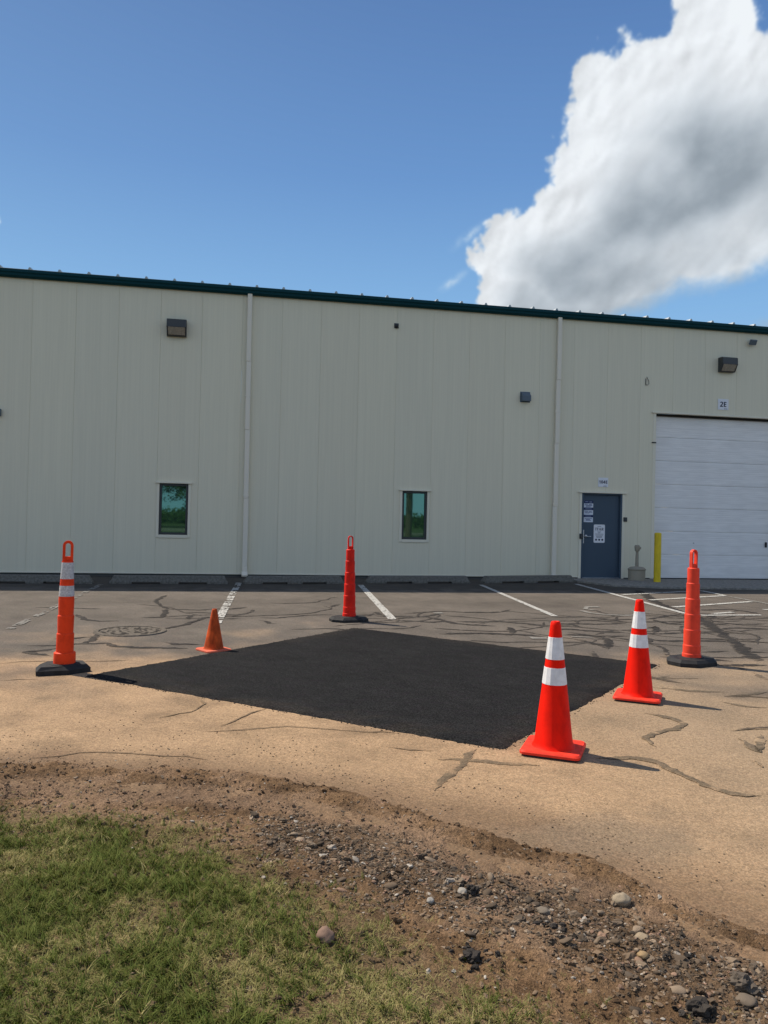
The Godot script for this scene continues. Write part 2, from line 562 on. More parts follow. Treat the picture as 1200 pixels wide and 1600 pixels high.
			# two thin wisps beside the cloud
			for q in [[16.6, 20.3, 1.0, 0.75], [15.4, 17.2, 0.85, 0.6]]:
				var rx: float = (az - q[0]) * 0.91
				var ry: float = el - q[1]
				var a: float = rx * 0.80 + ry * 0.60
				var b: float = -rx * 0.60 + ry * 0.80
				var k := exp(-(a * a) / (q[2] * q[2]) - (b * b) / (0.09 * q[3]))
				if k > 0.02:
					var nn := 0.5 + 0.9 * puff.get_noise_2d(az * 2.0 + 9.0, el * 2.0)
					c = c.lerp(Color(0.84, 0.89, 0.93), clampf(k * nn * 0.75, 0.0, 0.7))
			win.set_pixel(x, y, c)
	var top := int((90.0 - 44.0) / 180.0 * SKY_H)
	var left := int(26.0 / 360.0 * SKY_W)
	low.blit_rect(win, Rect2i(0, 0, left, h), Vector2i(SKY_W - left, top))
	low.blit_rect(win, Rect2i(left, 0, w - left, h), Vector2i(0, top))
	low.convert(Image.FORMAT_RGB8)
	return ImageTexture.create_from_image(low)

func smooth_mound(n: FastNoiseLite, x: float, y: float) -> float:
	var d := n.get_noise_2d(x, y) + 1.0
	return 1.0 - d * d * 0.9

func b_dark(n: FastNoiseLite, az: float, el: float) -> float:
	return n.get_noise_2d(az * 0.55 + 70.0, el * 0.7)

# ------------------------------------------------------------------ ground shapes
const EDGE := [-30.0, -4.9, -2.5, -4.75, -1.3, -4.66, -0.9, -4.63, -0.55, -4.47, -0.2, -4.46, 0.2, -4.27, 0.5, -4.03, 0.8, -3.77, 1.0, -3.50, 1.25, -3.27, 1.5, -3.08, 1.62, -2.8, 1.74, -2.56, 1.88, -2.35, 2.5, -1.7, 4.0, -0.6, 8.0, 1.0, 60.0, 4.0]
const GRASS_EDGE := [-30.0, -4.2, -2.5, -4.05, -1.1, -3.96, -0.63, -3.88, -0.29, -3.7, -0.08, -3.54, 0.11, -3.24, 0.23, -3.05, 0.39, -2.9, 0.54, -2.69, 0.62, -2.51, 0.74, -2.3, 0.9, -2.06, 1.3, -1.85, 2.0, -1.6, 60.0, 5.0]

func along(tab: Array, x: float) -> float:
	var i := 0
	while i < tab.size() / 2 - 2 and tab[2 * i + 2] < x: i += 1
	return lerpf(tab[2 * i + 1], tab[2 * i + 3], clampf((x - tab[2 * i]) / (tab[2 * i + 2] - tab[2 * i]), 0.0, 1.0))

func dirt_height(x: float, z: float, t: float, tg: float) -> float:
	# t: distance in from the asphalt edge (positive on the dirt), tg: in from the grass edge
	var h := lerpf(-0.030, 0.004, smoothstep(-0.30, 0.10, t))
	h += 0.020 * smoothstep(-0.03, 0.08, t) * (1.0 - smoothstep(0.10, 0.26, t)) * (0.6 + nz.get_noise_2d(x * 4.0 + 7.0, z * 4.0)) * lerpf(0.35, 1.0, smoothstep(1.5, 0.7, x))
	h -= 0.016 * smoothstep(0.16, 0.34, t) * (1.0 - smoothstep(0.42, 0.66, t))
	h += 0.022 * smoothstep(0.5, 1.0, t)
	h += 0.012 * smoothstep(-0.1, 0.4, tg)
	var rough := smoothstep(-0.3, 0.15, t)
	h += nz.get_noise_2d(x * 2.2, z * 2.2) * 0.016 * rough
	h += absf(nz2.get_noise_2d(x * 9.0, z * 9.0)) * 0.020 * rough * smoothstep(0.15, 0.5, 0.5 + nz.get_noise_2d(x * 3.0 + 50.0, z * 3.0))
	h += nz2.get_noise_2d(x * 30.0, z * 30.0) * 0.0075 * rough + absf(nz2.get_noise_2d(x * 16.0 + 8.0, z * 16.0)) * 0.010 * smoothstep(0.5, 0.0, absf(t - 0.10)) * rough
	return h

func ground_y(x: float, z: float) -> float:
	return dirt_height(x, z, z - along(EDGE, x), z - along(GRASS_EDGE, x))

func asphalt_color(x: float, z: float) -> Color:
	var t := z - along(EDGE, x)
	var n := nz.get_noise_2d(x * 0.55, z * 0.55)
	var n2 := nz.get_noise_2d(x * 2.1 + 30.0, z * 2.1)
	var n3 := nz2.get_noise_2d(x * 7.0, z * 7.0 + 9.0)
	var blot := smoothstep(0.12, 0.5, nz.get_noise_2d(x * 1.2 + 70.0, z * 1.2) + 0.4 * n3)
	var dust := smoothstep(-9.6, -6.2, z + n * 1.9 + n2 * 0.5 - maxf(0.0, x - 2.6) * 0.62)
	var grey := Vector3(0.195, 0.165, 0.134) * (1.0 + 0.22 * n + 0.20 * n2 + 0.10 * n3)
	var tan_ := Vector3(0.56, 0.37, 0.208) * (1.0 + 0.14 * n + 0.15 * n2 + 0.12 * n3 - 0.24 * blot)
	tan_ = tan_.lerp(Vector3(0.45, 0.335, 0.215), smoothstep(1.4, 3.6, x) * 0.7)
	var c := grey.lerp(tan_, dust * 0.94)
	# soil tracked over the edge of the asphalt
	var soil := smoothstep(-0.45 - 0.6 * smoothstep(0.4, 1.4, x), 0.02, t + n2 * 0.16 + n3 * 0.07)
	c = c.lerp(Vector3(0.27, 0.172, 0.098) * (1.0 + 0.25 * n3), soil * 0.9)
	var smear := smoothstep(0.62, 0.1, Vector2((x - 1.75) * 0.9, (z + 3.25) * 1.5).length() + n2 * 0.25)
	c = c.lerp(Vector3(0.30, 0.225, 0.15), smear * 0.6)
	# wheel paths in the aisle behind the patch
	c *= 1.0 - 0.12 * smoothstep(0.7, 0.0, absf(z + 12.9 + n * 0.5)) - 0.07 * smoothstep(0.6, 0.0, absf(z + 11.2 + n2 * 0.4))
	# asphalt colour darkened along the wall to deepen the building shade there
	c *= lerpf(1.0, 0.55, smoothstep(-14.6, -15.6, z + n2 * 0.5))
	return Color(c.x, c.y, c.z)

func dirt_color(x: float, z: float, t: float, tg: float) -> Color:
	var n := nz.get_noise_2d(x * 1.7 + 5.0, z * 1.7)
	var n2 := nz2.get_noise_2d(x * 6.0, z * 6.0 + 3.0)
	var n3 := nz2.get_noise_2d(x * 21.0, z * 21.0)
	var c := Vector3(0.27, 0.168, 0.092)
	c = c.lerp(Vector3(0.37, 0.24, 0.145), smoothstep(0.0, 0.45, n + n2 * 0.4))
	c = c.lerp(Vector3(0.15, 0.092, 0.05), smoothstep(0.05, 0.4, -n + n2 * 0.5) * 0.8)
	# the pale packed rut
	c = c.lerp(Vector3(0.37, 0.25, 0.165), smoothstep(0.18, 0.34, t + n2 * 0.06) * (1.0 - smoothstep(0.42, 0.62, t)) * 0.55)
	# greyer crumbs in the gravel strip, darker humus under the turf
	var gr := gravel(x, z)
	c = c.lerp(Vector3(0.145, 0.104, 0.07), gr * 0.6)
	c = c.lerp(Vector3(0.20, 0.15, 0.08), smoothstep(-0.1, 0.3, tg) * 0.6)
	c *= 1.0 + 0.22 * n3
	return Color(c.x, c.y, c.z)

const GRAVEL := [0.35, -3.42, 0.62, -3.12, 0.95, -2.82, 1.2, -2.58, 1.38, -2.35, 1.52, -2.1, 1.66, -1.85]
func gravel(x: float, z: float) -> float:
	var best := 9.0
	var p := Vector2(x, z)
	for i in GRAVEL.size() / 2 - 1:
		var a := Vector2(GRAVEL[2 * i], GRAVEL[2 * i + 1])
		var b := Vector2(GRAVEL[2 * i + 2], GRAVEL[2 * i + 3])
		best = minf(best, Geometry2D.get_closest_point_to_segment(p, a, b).distance_to(p))
	return smoothstep(0.42, 0.04, best + nz.get_noise_2d(x * 5.0, z * 5.0 + 20.0) * 0.22)

func grid_mesh(xs: PackedFloat32Array, zs: PackedFloat32Array, height: Callable, col: Callable, uvs: float) -> ArrayMesh:
	var nx := xs.size()
	var nzc := zs.size()
	var v := PackedVector3Array(); v.resize(nx * nzc)
	var c := PackedColorArray(); c.resize(nx * nzc)
	var u := PackedVector2Array(); u.resize(nx * nzc)
	var nn := PackedVector3Array(); nn.resize(nx * nzc)
	for j in nzc:
		for i in nx:
			var k := j * nx + i
			v[k] = Vector3(xs[i], height.call(xs[i], zs[j]), zs[j])
			c[k] = col.call(xs[i], zs[j])
			u[k] = Vector2(xs[i], zs[j]) * uvs
	for j in nzc:
		for i in nx:
			var a := v[j * nx + maxi(i - 1, 0)]
			var b := v[j * nx + mini(i + 1, nx - 1)]
			var d := v[maxi(j - 1, 0) * nx + i]
			var e := v[mini(j + 1, nzc - 1) * nx + i]
			nn[j * nx + i] = (e - d).cross(b - a).normalized()
	var idx := PackedInt32Array(); idx.resize((nx - 1) * (nzc - 1) * 6)
	var o := 0
	for j in nzc - 1:
		for i in nx - 1:
			var a := j * nx + i
			idx[o] = a; idx[o + 1] = a + 1; idx[o + 2] = a + nx + 1
			idx[o + 3] = a; idx[o + 4] = a + nx + 1; idx[o + 5] = a + nx
			o += 6
	var arr := []
	arr.resize(Mesh.ARRAY_MAX)
	arr[Mesh.ARRAY_VERTEX] = v; arr[Mesh.ARRAY_NORMAL] = nn; arr[Mesh.ARRAY_COLOR] = c; arr[Mesh.ARRAY_TEX_UV] = u; arr[Mesh.ARRAY_INDEX] = idx
	var m := ArrayMesh.new()
	m.add_surface_from_arrays(Mesh.PRIMITIVE_TRIANGLES, arr)
	return m

func steps(cuts: Array) -> PackedFloat32Array:
	var r := PackedFloat32Array()
	for c in cuts:
		var x: float = c[0]
		while x < c[1] - 1e-5:
			r.append(x)
			x += c[2]
	r.append(cuts[-1][1])
	return r

# a ribbon lying on the ground along points (x0, z0, x1, z1 ...), of uneven width and ragged sides
func ribbon(pts: Array, width: float, y: float, ragged := 0.35, sd := 0, taper := true, gaps := -0.55) -> ArrayMesh:
	var r := RandomNumberGenerator.new()
	r.seed = 77 + sd
	var curve := Curve2D.new()
	var n := pts.size() / 2
	for i in n:
		var p := Vector2(pts[2 * i], pts[2 * i + 1])
		var tang := Vector2.ZERO
		if i > 0 and i < n - 1: tang = (Vector2(pts[2 * i + 2], pts[2 * i + 3]) - Vector2(pts[2 * i - 2], pts[2 * i - 1])) * 0.16
		curve.add_point(p, -tang, tang)
	var len_ := curve.get_baked_length()
	var cnt := maxi(2, int(len_ / maxf(0.03, width * 0.6)))
	var mb := MB.new()
	var prev := []
	var w1 := 1.0
	var wander := Vector2.ZERO
	for i in cnt + 1:
		var s := len_ * i / cnt
		var p := curve.sample_baked(s)
		var q := curve.sample_baked(minf(s + 0.02, len_)) - curve.sample_baked(maxf(s - 0.02, 0.0))
		var side := Vector2(-q.y, q.x).normalized()
		w1 = lerpf(w1, 1.0 + r.randf_range(-1.6, 1.6) * ragged, 0.5)
		wander = wander.lerp(side * r.randf_range(-1, 1) * width * ragged, 0.35)
		var e := 1.0
		if taper: e = clampf(minf(s, len_ - s) / 0.18, 0.25, 1.0)
		var hw := width * 0.5 * maxf(0.3, w1) * e
		var a := p + wander + side * hw * r.randf_range(1.0 - ragged * 0.5, 1.0 + ragged * 0.5)
		var b := p + wander - side * hw * r.randf_range(1.0 - ragged * 0.5, 1.0 + ragged * 0.5)
		var now := [Vector3(a.x, y, a.y), Vector3(b.x, y, b.y)]
		if prev and nz2.get_noise_2d(p.x * 9.0 + sd, p.y * 9.0) > gaps:
			mb.poly_out([prev[0], prev[1], now[1], now[0]], Vector3(p.x, y - 1.0, p.y))
		prev = now
	return mb.done()

# a filled crack: dark along the middle, fading out into the asphalt around it
func seam(pts: Array, width: float, strength: float, dark: Vector3, y: float, sd: int, gaps := -0.5) -> ArrayMesh:
	var r := RandomNumberGenerator.new()
	r.seed = 1300 + sd
	var curve := Curve2D.new()
	var n := pts.size() / 2
	for i in n:
		var p := Vector2(pts[2 * i], pts[2 * i + 1])
		var tang := Vector2.ZERO
		if i > 0 and i < n - 1: tang = (Vector2(pts[2 * i + 2], pts[2 * i + 3]) - Vector2(pts[2 * i - 2], pts[2 * i - 1])) * 0.15
		curve.add_point(p, -tang, tang)
	var len_ := curve.get_baked_length()
	var cnt := maxi(3, int(len_ / 0.028))
	var st := SurfaceTool.new()
	st.begin(Mesh.PRIMITIVE_TRIANGLES)
	var w := 1.0
	var wander := Vector2.ZERO
	var across := [-1.0, -0.86, 0.0, 0.84, 1.0]
	for i in cnt + 1:
		var s := len_ * i / cnt
		var p := curve.sample_baked(s)
		var q := curve.sample_baked(minf(s + 0.03, len_)) - curve.sample_baked(maxf(s - 0.03, 0.0))
		var side := Vector2(-q.y, q.x).normalized()
		w = lerpf(w, r.randf_range(0.35, 1.65), 0.45)
		var tip := clampf(minf(s, len_ - s) / 0.15, 0.12, 1.0)
		wander = wander.lerp(side * r.randf_range(-1, 1) * width * 0.5, 0.4)
		var keep := smoothstep(gaps - 0.12, gaps + 0.2, nz2.get_noise_2d(p.x * 5.0 + sd, p.y * 5.0)) * clampf(minf(s, len_ - s) / 0.12, 0.0, 1.0)
		for k in 5:
			var v: Vector2 = p + wander + side * width * 0.62 * w * tip * across[k] * (1.0 if k in [0, 4] else r.randf_range(0.8, 1.2))
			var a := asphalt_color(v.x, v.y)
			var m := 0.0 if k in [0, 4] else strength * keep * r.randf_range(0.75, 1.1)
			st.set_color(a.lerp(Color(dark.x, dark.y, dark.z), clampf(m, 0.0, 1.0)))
			st.set_uv(v * 0.78)
			st.set_normal(Vector3.UP)
			st.add_vertex(Vector3(v.x, y if k in [0, 4] else y + 0.0012, v.y))
	for i in cnt:
		for k in 4:
			var a := i * 5 + k
			for j in [a, a + 5, a + 6, a, a + 6, a + 1]: st.add_index(j)
	st.generate_normals()
	return st.commit()

# a painted stripe that has worn away in places: its whole pieces
func stripe(ax: float, az: float, bx: float, bz: float, width: float, y: float, wear: float, sd: int) -> ArrayMesh:
	var r := RandomNumberGenerator.new()
	r.seed = 500 + sd
	var a := Vector2(ax, az)
	var b := Vector2(bx, bz)
	var dir := (b - a).normalized()
	var side := Vector2(-dir.y, dir.x)
	var len_ := a.distance_to(b)
	var mb := MB.new()
	var cell := 0.035
	var rows := 4
	for i in int(len_ / cell):
		for k in rows:
			var s := i * cell
			var m := a + dir * (s + cell * 0.5) + side * width * ((k + 0.5) / rows - 0.5)
			if nz2.get_noise_2d(m.x * 13.0 + sd, m.y * 9.0) * 0.6 + nz.get_noise_2d(m.x * 3.0, m.y * 2.6 + sd * 7) * 0.7 + 0.55 < wear: continue
			var h := Vector2(r.randf_range(-1, 1), r.randf_range(-1, 1)) * 0.004
			var p0 := a + dir * s + side * width * (float(k) / rows - 0.5) + h
			var p1 := p0 + dir * cell
			var p2 := p1 + side * width / rows
			var p3 := p0 + side * width / rows
			mb.poly_out([Vector3(p0.x, y, p0.y), Vector3(p1.x, y, p1.y), Vector3(p2.x, y, p2.y), Vector3(p3.x, y, p3.y)], Vector3(m.x, y - 1, m.y))
	return mb.done()

const TARRED := [
	[2.03, -11.10, 2.39, -11.09, 2.70, -11.01, 2.91, -11.21, 3.08, -11.43], [2.23, -10.66, 2.43, -10.56, 2.69, -10.46, 2.93, -10.55, 2.99, -10.30, 3.19, -10.17, 3.51, -10.04],
	[2.70, -11.01, 2.86, -10.80, 2.95, -10.55], [3.08, -10.53, 3.35, -10.44, 3.72, -10.49, 3.93, -10.34, 4.13, -10.15, 4.24, -9.92], [3.64, -9.98, 3.62, -9.73, 3.50, -9.34], [3.81, -10.03, 3.92, -9.86],
	[2.51, -9.36, 2.80, -9.38, 3.02, -9.40, 3.26, -9.33, 3.57, -9.26, 3.80, -9.10], [4.69, -10.98, 4.92, -10.98, 5.18, -11.02, 5.35, -10.89, 5.47, -10.76, 5.56, -10.50, 5.68, -10.40],
	[4.37, -10.24, 4.71, -10.26, 5.03, -10.18, 5.55, -10.26], [4.68, -10.23, 4.67, -10.05, 4.64, -9.87], [4.15, -9.71, 4.46, -9.70, 4.60, -9.57, 4.88, -9.44, 5.09, -9.36], [4.10, -9.24, 4.38, -9.20, 4.49, -9.07, 4.67, -9.09, 4.94, -9.08],
	[4.43, -9.00, 4.54, -8.92, 4.45, -8.65, 4.23, -8.27, 4.21, -8.15], [4.12, -8.80, 4.18, -8.59, 4.24, -8.42, 4.23, -8.27], [5.27, -9.35, 5.48, -9.26, 5.78, -9.33, 6.04, -9.32, 6.36, -9.31],
	[5.11, -8.97, 5.11, -8.75, 5.27, -8.66, 5.53, -8.68, 5.86, -8.65, 6.12, -8.60], [6.08, -10.69, 6.34, -10.83, 6.69, -11.11, 7.01, -11.22, 7.05, -10.89], [6.20, -10.69, 6.17, -10.39, 6.20, -10.19, 6.46, -10.15],
	[5.58, -9.75, 5.81, -9.92, 5.64, -9.58, 5.44, -9.37], [8.58, -15.41, 8.13, -14.24, 7.76, -13.39, 7.58, -12.78, 7.34, -12.08, 7.22, -11.46, 7.08, -10.78, 6.71, -9.99, 6.44, -9.39, 6.18, -8.78, 5.96, -8.30, 5.71, -7.82, 5.49, -7.34],
	[7.72, -11.82, 8.05, -11.90, 8.43, -11.95, 8.49, -11.65, 8.53, -11.33], [7.52, -11.45, 7.53, -11.22, 7.34, -10.82, 7.10, -10.67], [6.86, -10.18, 7.18, -10.17, 7.44, -10.12, 7.77, -10.16], [6.61, -9.64, 6.90, -9.77, 7.14, -9.71, 7.41, -9.68],
	[5.20, -7.91, 5.35, -7.90, 5.57, -7.95], [5.71, -7.82, 5.86, -7.86, 6.00, -7.83], [4.95, -7.53, 5.03, -7.42, 5.21, -7.35], [4.89, -7.18, 5.02, -7.10, 5.20, -7.12, 5.43, -7.09], [5.02, -7.07, 5.03, -6.97, 5.01, -6.85]]
const CRACKED := [
	[-2.90, -12.17, -2.63, -12.17, -2.25, -12.06, -1.93, -11.98], [-2.19, -11.36, -1.95, -10.79, -1.74, -10.62, -1.50, -10.68], [-1.20, -14.03, -1.29, -13.16, -1.15, -12.40, -0.99, -11.99, -0.76, -11.91, -0.51, -11.85, -0.33, -11.99],
	[-1.02, -11.99, -0.99, -11.47, -1.00, -11.00, -1.27, -10.98], [-0.33, -11.99, -0.07, -11.99, 0.19, -12.21], [-0.37, -11.11, -0.49, -10.70, -0.63, -10.29, -0.79, -10.03, -0.94, -9.88], [-0.74, -11.16, -0.63, -11.23, -0.62, -10.77],
	[-1.59, -9.73, -1.57, -9.23, -1.56, -9.01, -1.63, -8.82, -1.70, -8.80, -1.83, -8.73, -2.15, -8.71], [-1.82, -8.56, -1.93, -8.41, -2.08, -8.32, -1.92, -8.19, -1.76, -8.09], [-1.68, -8.80, -1.50, -8.81, -1.37, -8.85, -1.26, -8.66, -1.04, -8.54, -0.76, -8.50, -0.49, -8.46],
	[-2.00, -9.18, -1.78, -9.21, -1.63, -9.30], [-0.77, -8.87, -0.62, -8.74, -0.46, -8.73, -0.34, -8.70], [-0.15, -10.83, 0.08, -10.87], [0.35, -10.94, 0.57, -10.91, 0.77, -11.04, 0.98, -11.19, 1.20, -11.27, 1.41, -11.29],
	[0.33, -10.67, 0.41, -10.61, 0.46, -10.37, 0.55, -10.32], [1.48, -12.18, 1.56, -12.42, 1.71, -12.64], [1.74, -11.29, 1.91, -11.13, 2.05, -11.43], [2.03, -11.48, 2.11, -11.57, 2.12, -11.35, 2.04, -11.22]]
const DUSTY := [
	[2.18, -4.38, 2.30, -4.34, 2.40, -4.36, 2.47, -4.33, 2.50, -4.27, 2.52, -4.18, 2.53, -4.07, 2.54, -3.96, 2.56, -3.85, 2.59, -3.77, 2.64, -3.71, 2.69, -3.67, 2.77, -3.65],
	[3.07, -5.38, 3.14, -5.27, 3.20, -5.17, 3.19, -5.05, 3.06, -4.93, 2.94, -4.88, 2.83, -4.83, 2.73, -4.76, 2.68, -4.63, 2.69, -4.55], [3.84, -6.61, 4.01, -6.63, 4.12, -6.57, 4.28, -6.54], [3.62, -6.20, 3.73, -6.16, 3.86, -6.06, 4.03, -6.02, 4.17, -5.98],
	[3.92, -5.66, 3.95, -5.59, 3.97, -5.51, 4.05, -5.45, 4.16, -5.43], [4.05, -5.83, 4.21, -5.85, 4.37, -5.88, 4.56, -5.95], [3.63, -4.86, 3.73, -4.86], [3.36, -4.67, 3.36, -4.59, 3.30, -4.43, 3.29, -4.37, 3.39, -4.48, 3.58, -4.73], [3.14, -4.21, 3.13, -4.13, 3.11, -4.08],
	[1.50, -4.64, 1.42, -4.52, 1.34, -4.38, 1.28, -4.27, 1.19, -4.17, 1.11, -4.06, 1.05, -3.95], [1.21, -4.46, 1.29, -4.46, 1.39, -4.42, 1.51, -4.37, 1.65, -4.32, 1.78, -4.28], [3.87, -6.68, 3.93, -6.57, 4.11, -6.56]]
const HAIRLINE := [
	[0.83, -5.08, 1.00, -5.08, 1.10, -5.02], [0.95, -4.74, 1.07, -4.67, 1.22, -4.62], [-0.50, -5.58, -0.38, -5.70, -0.29, -5.74, -0.21, -5.97, -0.27, -6.19], [-0.08, -5.33, -0.01, -5.42, 0.12, -5.65, 0.24, -5.78],
	[-0.18, -5.20, 0.07, -5.23, 0.37, -5.28, 0.67, -5.17, 0.95, -5.05], [-1.13, -4.75, -1.00, -4.77, -0.89, -4.83, -0.76, -4.83, -0.57, -4.78, -0.38, -4.70, -0.27, -4.70, -0.14, -4.61], [-1.92, -6.94, -1.78, -6.98, -1.63, -6.96],
	[-2.14, -7.71, -1.98, -7.80, -1.79, -7.81, -1.68, -7.78], [-1.47, -7.77, -1.20, -7.77, -0.97, -7.82]]

func build_ground():
	var g := MB.new()
	g.quad(Vector3(-400, -0.07, 400), Vector3(400, -0.07, 400), Vector3(400, -0.07, -400), Vector3(-400, -0.07, -400))
	structure("ground", g.done(), M.lawn, "wide grassy ground around the lot")
	# the lot
	var xs := steps([[-26, -4, 0.8], [-4, -1.5, 0.1], [-1.5, 5, 0.045], [5, 10, 0.1], [10, 34, 0.8]])
	var zs := steps([[-19.0, -9, 0.14], [-9, -6, 0.08], [-6, -1.5, 0.035], [-1.5, 5.0, 0.25]])
	var lot_h := func(x: float, z: float) -> float:
		return lerpf(0.0, -0.12, smoothstep(0.25, 0.7, z - along(EDGE, x)))
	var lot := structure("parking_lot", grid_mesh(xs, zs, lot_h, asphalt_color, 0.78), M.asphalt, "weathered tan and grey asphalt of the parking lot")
	var k := 0
	var pitch := Vector3(0.034, 0.029, 0.025)
	for c in TARRED:
		part("tar_seam", seam(c, 0.078 if k != 19 else 0.13, 1.0, pitch, 0.002 + 0.0004 * (k % 7), k, -0.8), M.asphalt, lot); k += 1
	for c in CRACKED:
		part("tar_seam", seam(c, 0.06, 0.95, pitch, 0.002 + 0.0004 * (k % 7), k, -0.7), M.asphalt, lot); k += 1
	for c in DUSTY:
		part("tar_seam", seam(c, 0.046, 0.75, Vector3(0.12, 0.098, 0.066), 0.002 + 0.0004 * (k % 7), k, -0.4), M.asphalt, lot); k += 1
	for c in HAIRLINE:
		part("crack", seam(c, 0.016, 0.5, Vector3(0.12, 0.09, 0.06), 0.002 + 0.0004 * (k % 7), k, -0.35), M.asphalt, lot); k += 1
	# finer cracks running on from the sealed ones
	var cr := RandomNumberGenerator.new()
	cr.seed = 31
	for i in 74:
		var p := Vector2(cr.randf_range(2.2, 8.6), cr.randf_range(-11.6, -7.6))
		if i > 52: p = Vector2(cr.randf_range(-2.8, 2.0), cr.randf_range(-13.0, -8.8))
		if i > 64: p = Vector2(cr.randf_range(3.4, 5.6), cr.randf_range(-6.8, -4.2))
		var ang := cr.randf_range(-0.5, 0.5) + (PI / 2 if cr.randf() < 0.25 else 0.0)
		var pts := [p.x, p.y]
		for j in cr.randi_range(4, 9):
			ang += cr.randf_range(-0.6, 0.6)
			p += Vector2(cos(ang), sin(ang)) * cr.randf_range(0.14, 0.34)
			pts.append(p.x); pts.append(p.y)
		if p.y > -7.0 + 0.9 * (p.x - 4.0) and p.x < 4.0: continue
		part("crack", seam(pts, cr.randf_range(0.022, 0.045), cr.randf_range(0.6, 0.95), pitch if i < 65 else Vector3(0.13, 0.1, 0.07), 0.002 + 0.0004 * (k % 7), k, -0.4), M.asphalt, lot); k += 1
	# stall stripes running towards the wall, then the hatched access aisle
	var lines := [[-2.66, -9.95, -2.62, -16.0, 0.10, 0.5], [-0.24, -10.3, 0.06, -16.6, 0.12, 0.52], [2.2, -10.72, 2.62, -16.3, 0.12, 0.16], [4.79, -11.05, 5.38, -16.5, 0.10, 0.12], [7.17, -11.34, 7.84, -16.9, 0.11, 0.05],
		[7.69, -14.4, 9.6, -15.17, 0.12, 0.12], [10.1, -15.49, 9.95, -14.31, 0.10, 0.10], [7.73, -13.41, 9.94, -14.31, 0.12, 0.08], [7.52, -12.26, 9.72, -13.18, 0.12, 0.08], [9.89, -14.12, 9.7, -11.7, 0.10, 0.30],
		[7.67, -11.34, 8.17, -11.54, 0.10, 0.15], [7.3, -11.13, 8.44, -11.17, 0.11, 0.08], [8.99, -11.89, 9.6, -11.89, 0.10, 0.1], [-4.9, -9.8, -5.1, -15.8, 0.1, 0.35]]
	for l in lines:
		part("painted_stripe", stripe(l[0], l[1], l[2], l[3], l[4], 0.0075 + 0.0004 * (k % 4), l[5], k), M.paint if l[5] < 0.2 or l[5] > 0.51 else M.worn_paint, lot); k += 1
	var sym := Node3D.new()
	sym.name = "wheelchair_symbol"
	lot.add_child(sym)
	part("wheel_arc", ribbon([5.55, -11.75, 5.56, -11.45, 5.72, -11.22, 6.0, -11.12, 6.3, -11.2, 6.46, -11.45, 6.42, -11.7], 0.09, 0.008, 0.25, 900, false), M.worn_paint, sym)
	part("figure_stroke", ribbon([5.87, -12.27, 6.12, -12.24], 0.12, 0.0084, 0.25, 901, false), M.worn_paint, sym)
	part("figure_stroke", ribbon([5.87, -12.22, 5.74, -11.98, 5.8, -11.8], 0.09, 0.0088, 0.3, 902, false), M.worn_paint, sym)
	part("paint_fleck", ribbon([2.98, -11.44, 3.13, -11.45], 0.10, 0.008, 0.4, 903, false), M.worn_paint, lot)
	part("paint_fleck", ribbon([3.58, -8.98, 3.78, -8.95], 0.12, 0.008, 0.5, 904, false), M.worn_paint, lot)
	part("paint_fleck", ribbon([4.15, -9.05, 4.4, -9.0], 0.08, 0.008, 0.5, 905, false), M.worn_paint, lot)
	# manhole in the lot
	var mh := thing("manhole_cover", "rusty round cast iron manhole cover sunk in the cracked asphalt behind the small cone", "manhole cover", Vector3(-1.24, 0, -9.72))
	var ring := MB.new(true)
	ring.lathe([[Vector2(0.43, 0.0), Vector2(0.42, 0.014)], [Vector2(0.42, 0.014), Vector2(0.365, 0.014)], [Vector2(0.365, 0.014), Vector2(0.36, 0.002)]], 40)
	part("rim", ring.done(), M.iron, mh)
	var lid := MB.new(true)
	lid.lathe([[Vector2(0.352, 0.001), Vector2(0.35, 0.009)], [Vector2(0.35, 0.009), Vector2(0.0, 0.009)]], 40)
	part("lid", lid.done(), M.iron, mh)
	for q in 5:
		var r0 := 0.06 + 0.066 * q
		var arc := []
		for j in 15:
			arc.append(cos(j * 0.43 + q * 1.3) * r0); arc.append(sin(j * 0.43 + q * 1.3) * r0)
		part("raised_ring", ribbon(arc, 0.032, 0.0125 + 0.0004 * q, 0.6, 700 + q, false, 0.05), M.mid_tar, mh).set_meta("kind", "stuff")
	# fresh asphalt patch
	build_patch()
	# concrete apron before the doors
	var ap := MB.new()
	ap.slab([Vector2(8.12, -18.1), Vector2(8.12, -17.45), Vector2(8.45, -16.35), Vector2(9.35, -15.88), Vector2(12.0, -15.66), Vector2(20, -15.3), Vector2(20, -18.1)], -0.05, 0.05, 0.012, 0.02)
	structure("concrete_apron", ap.done(), M.concrete, "low grey concrete apron in front of the doors")

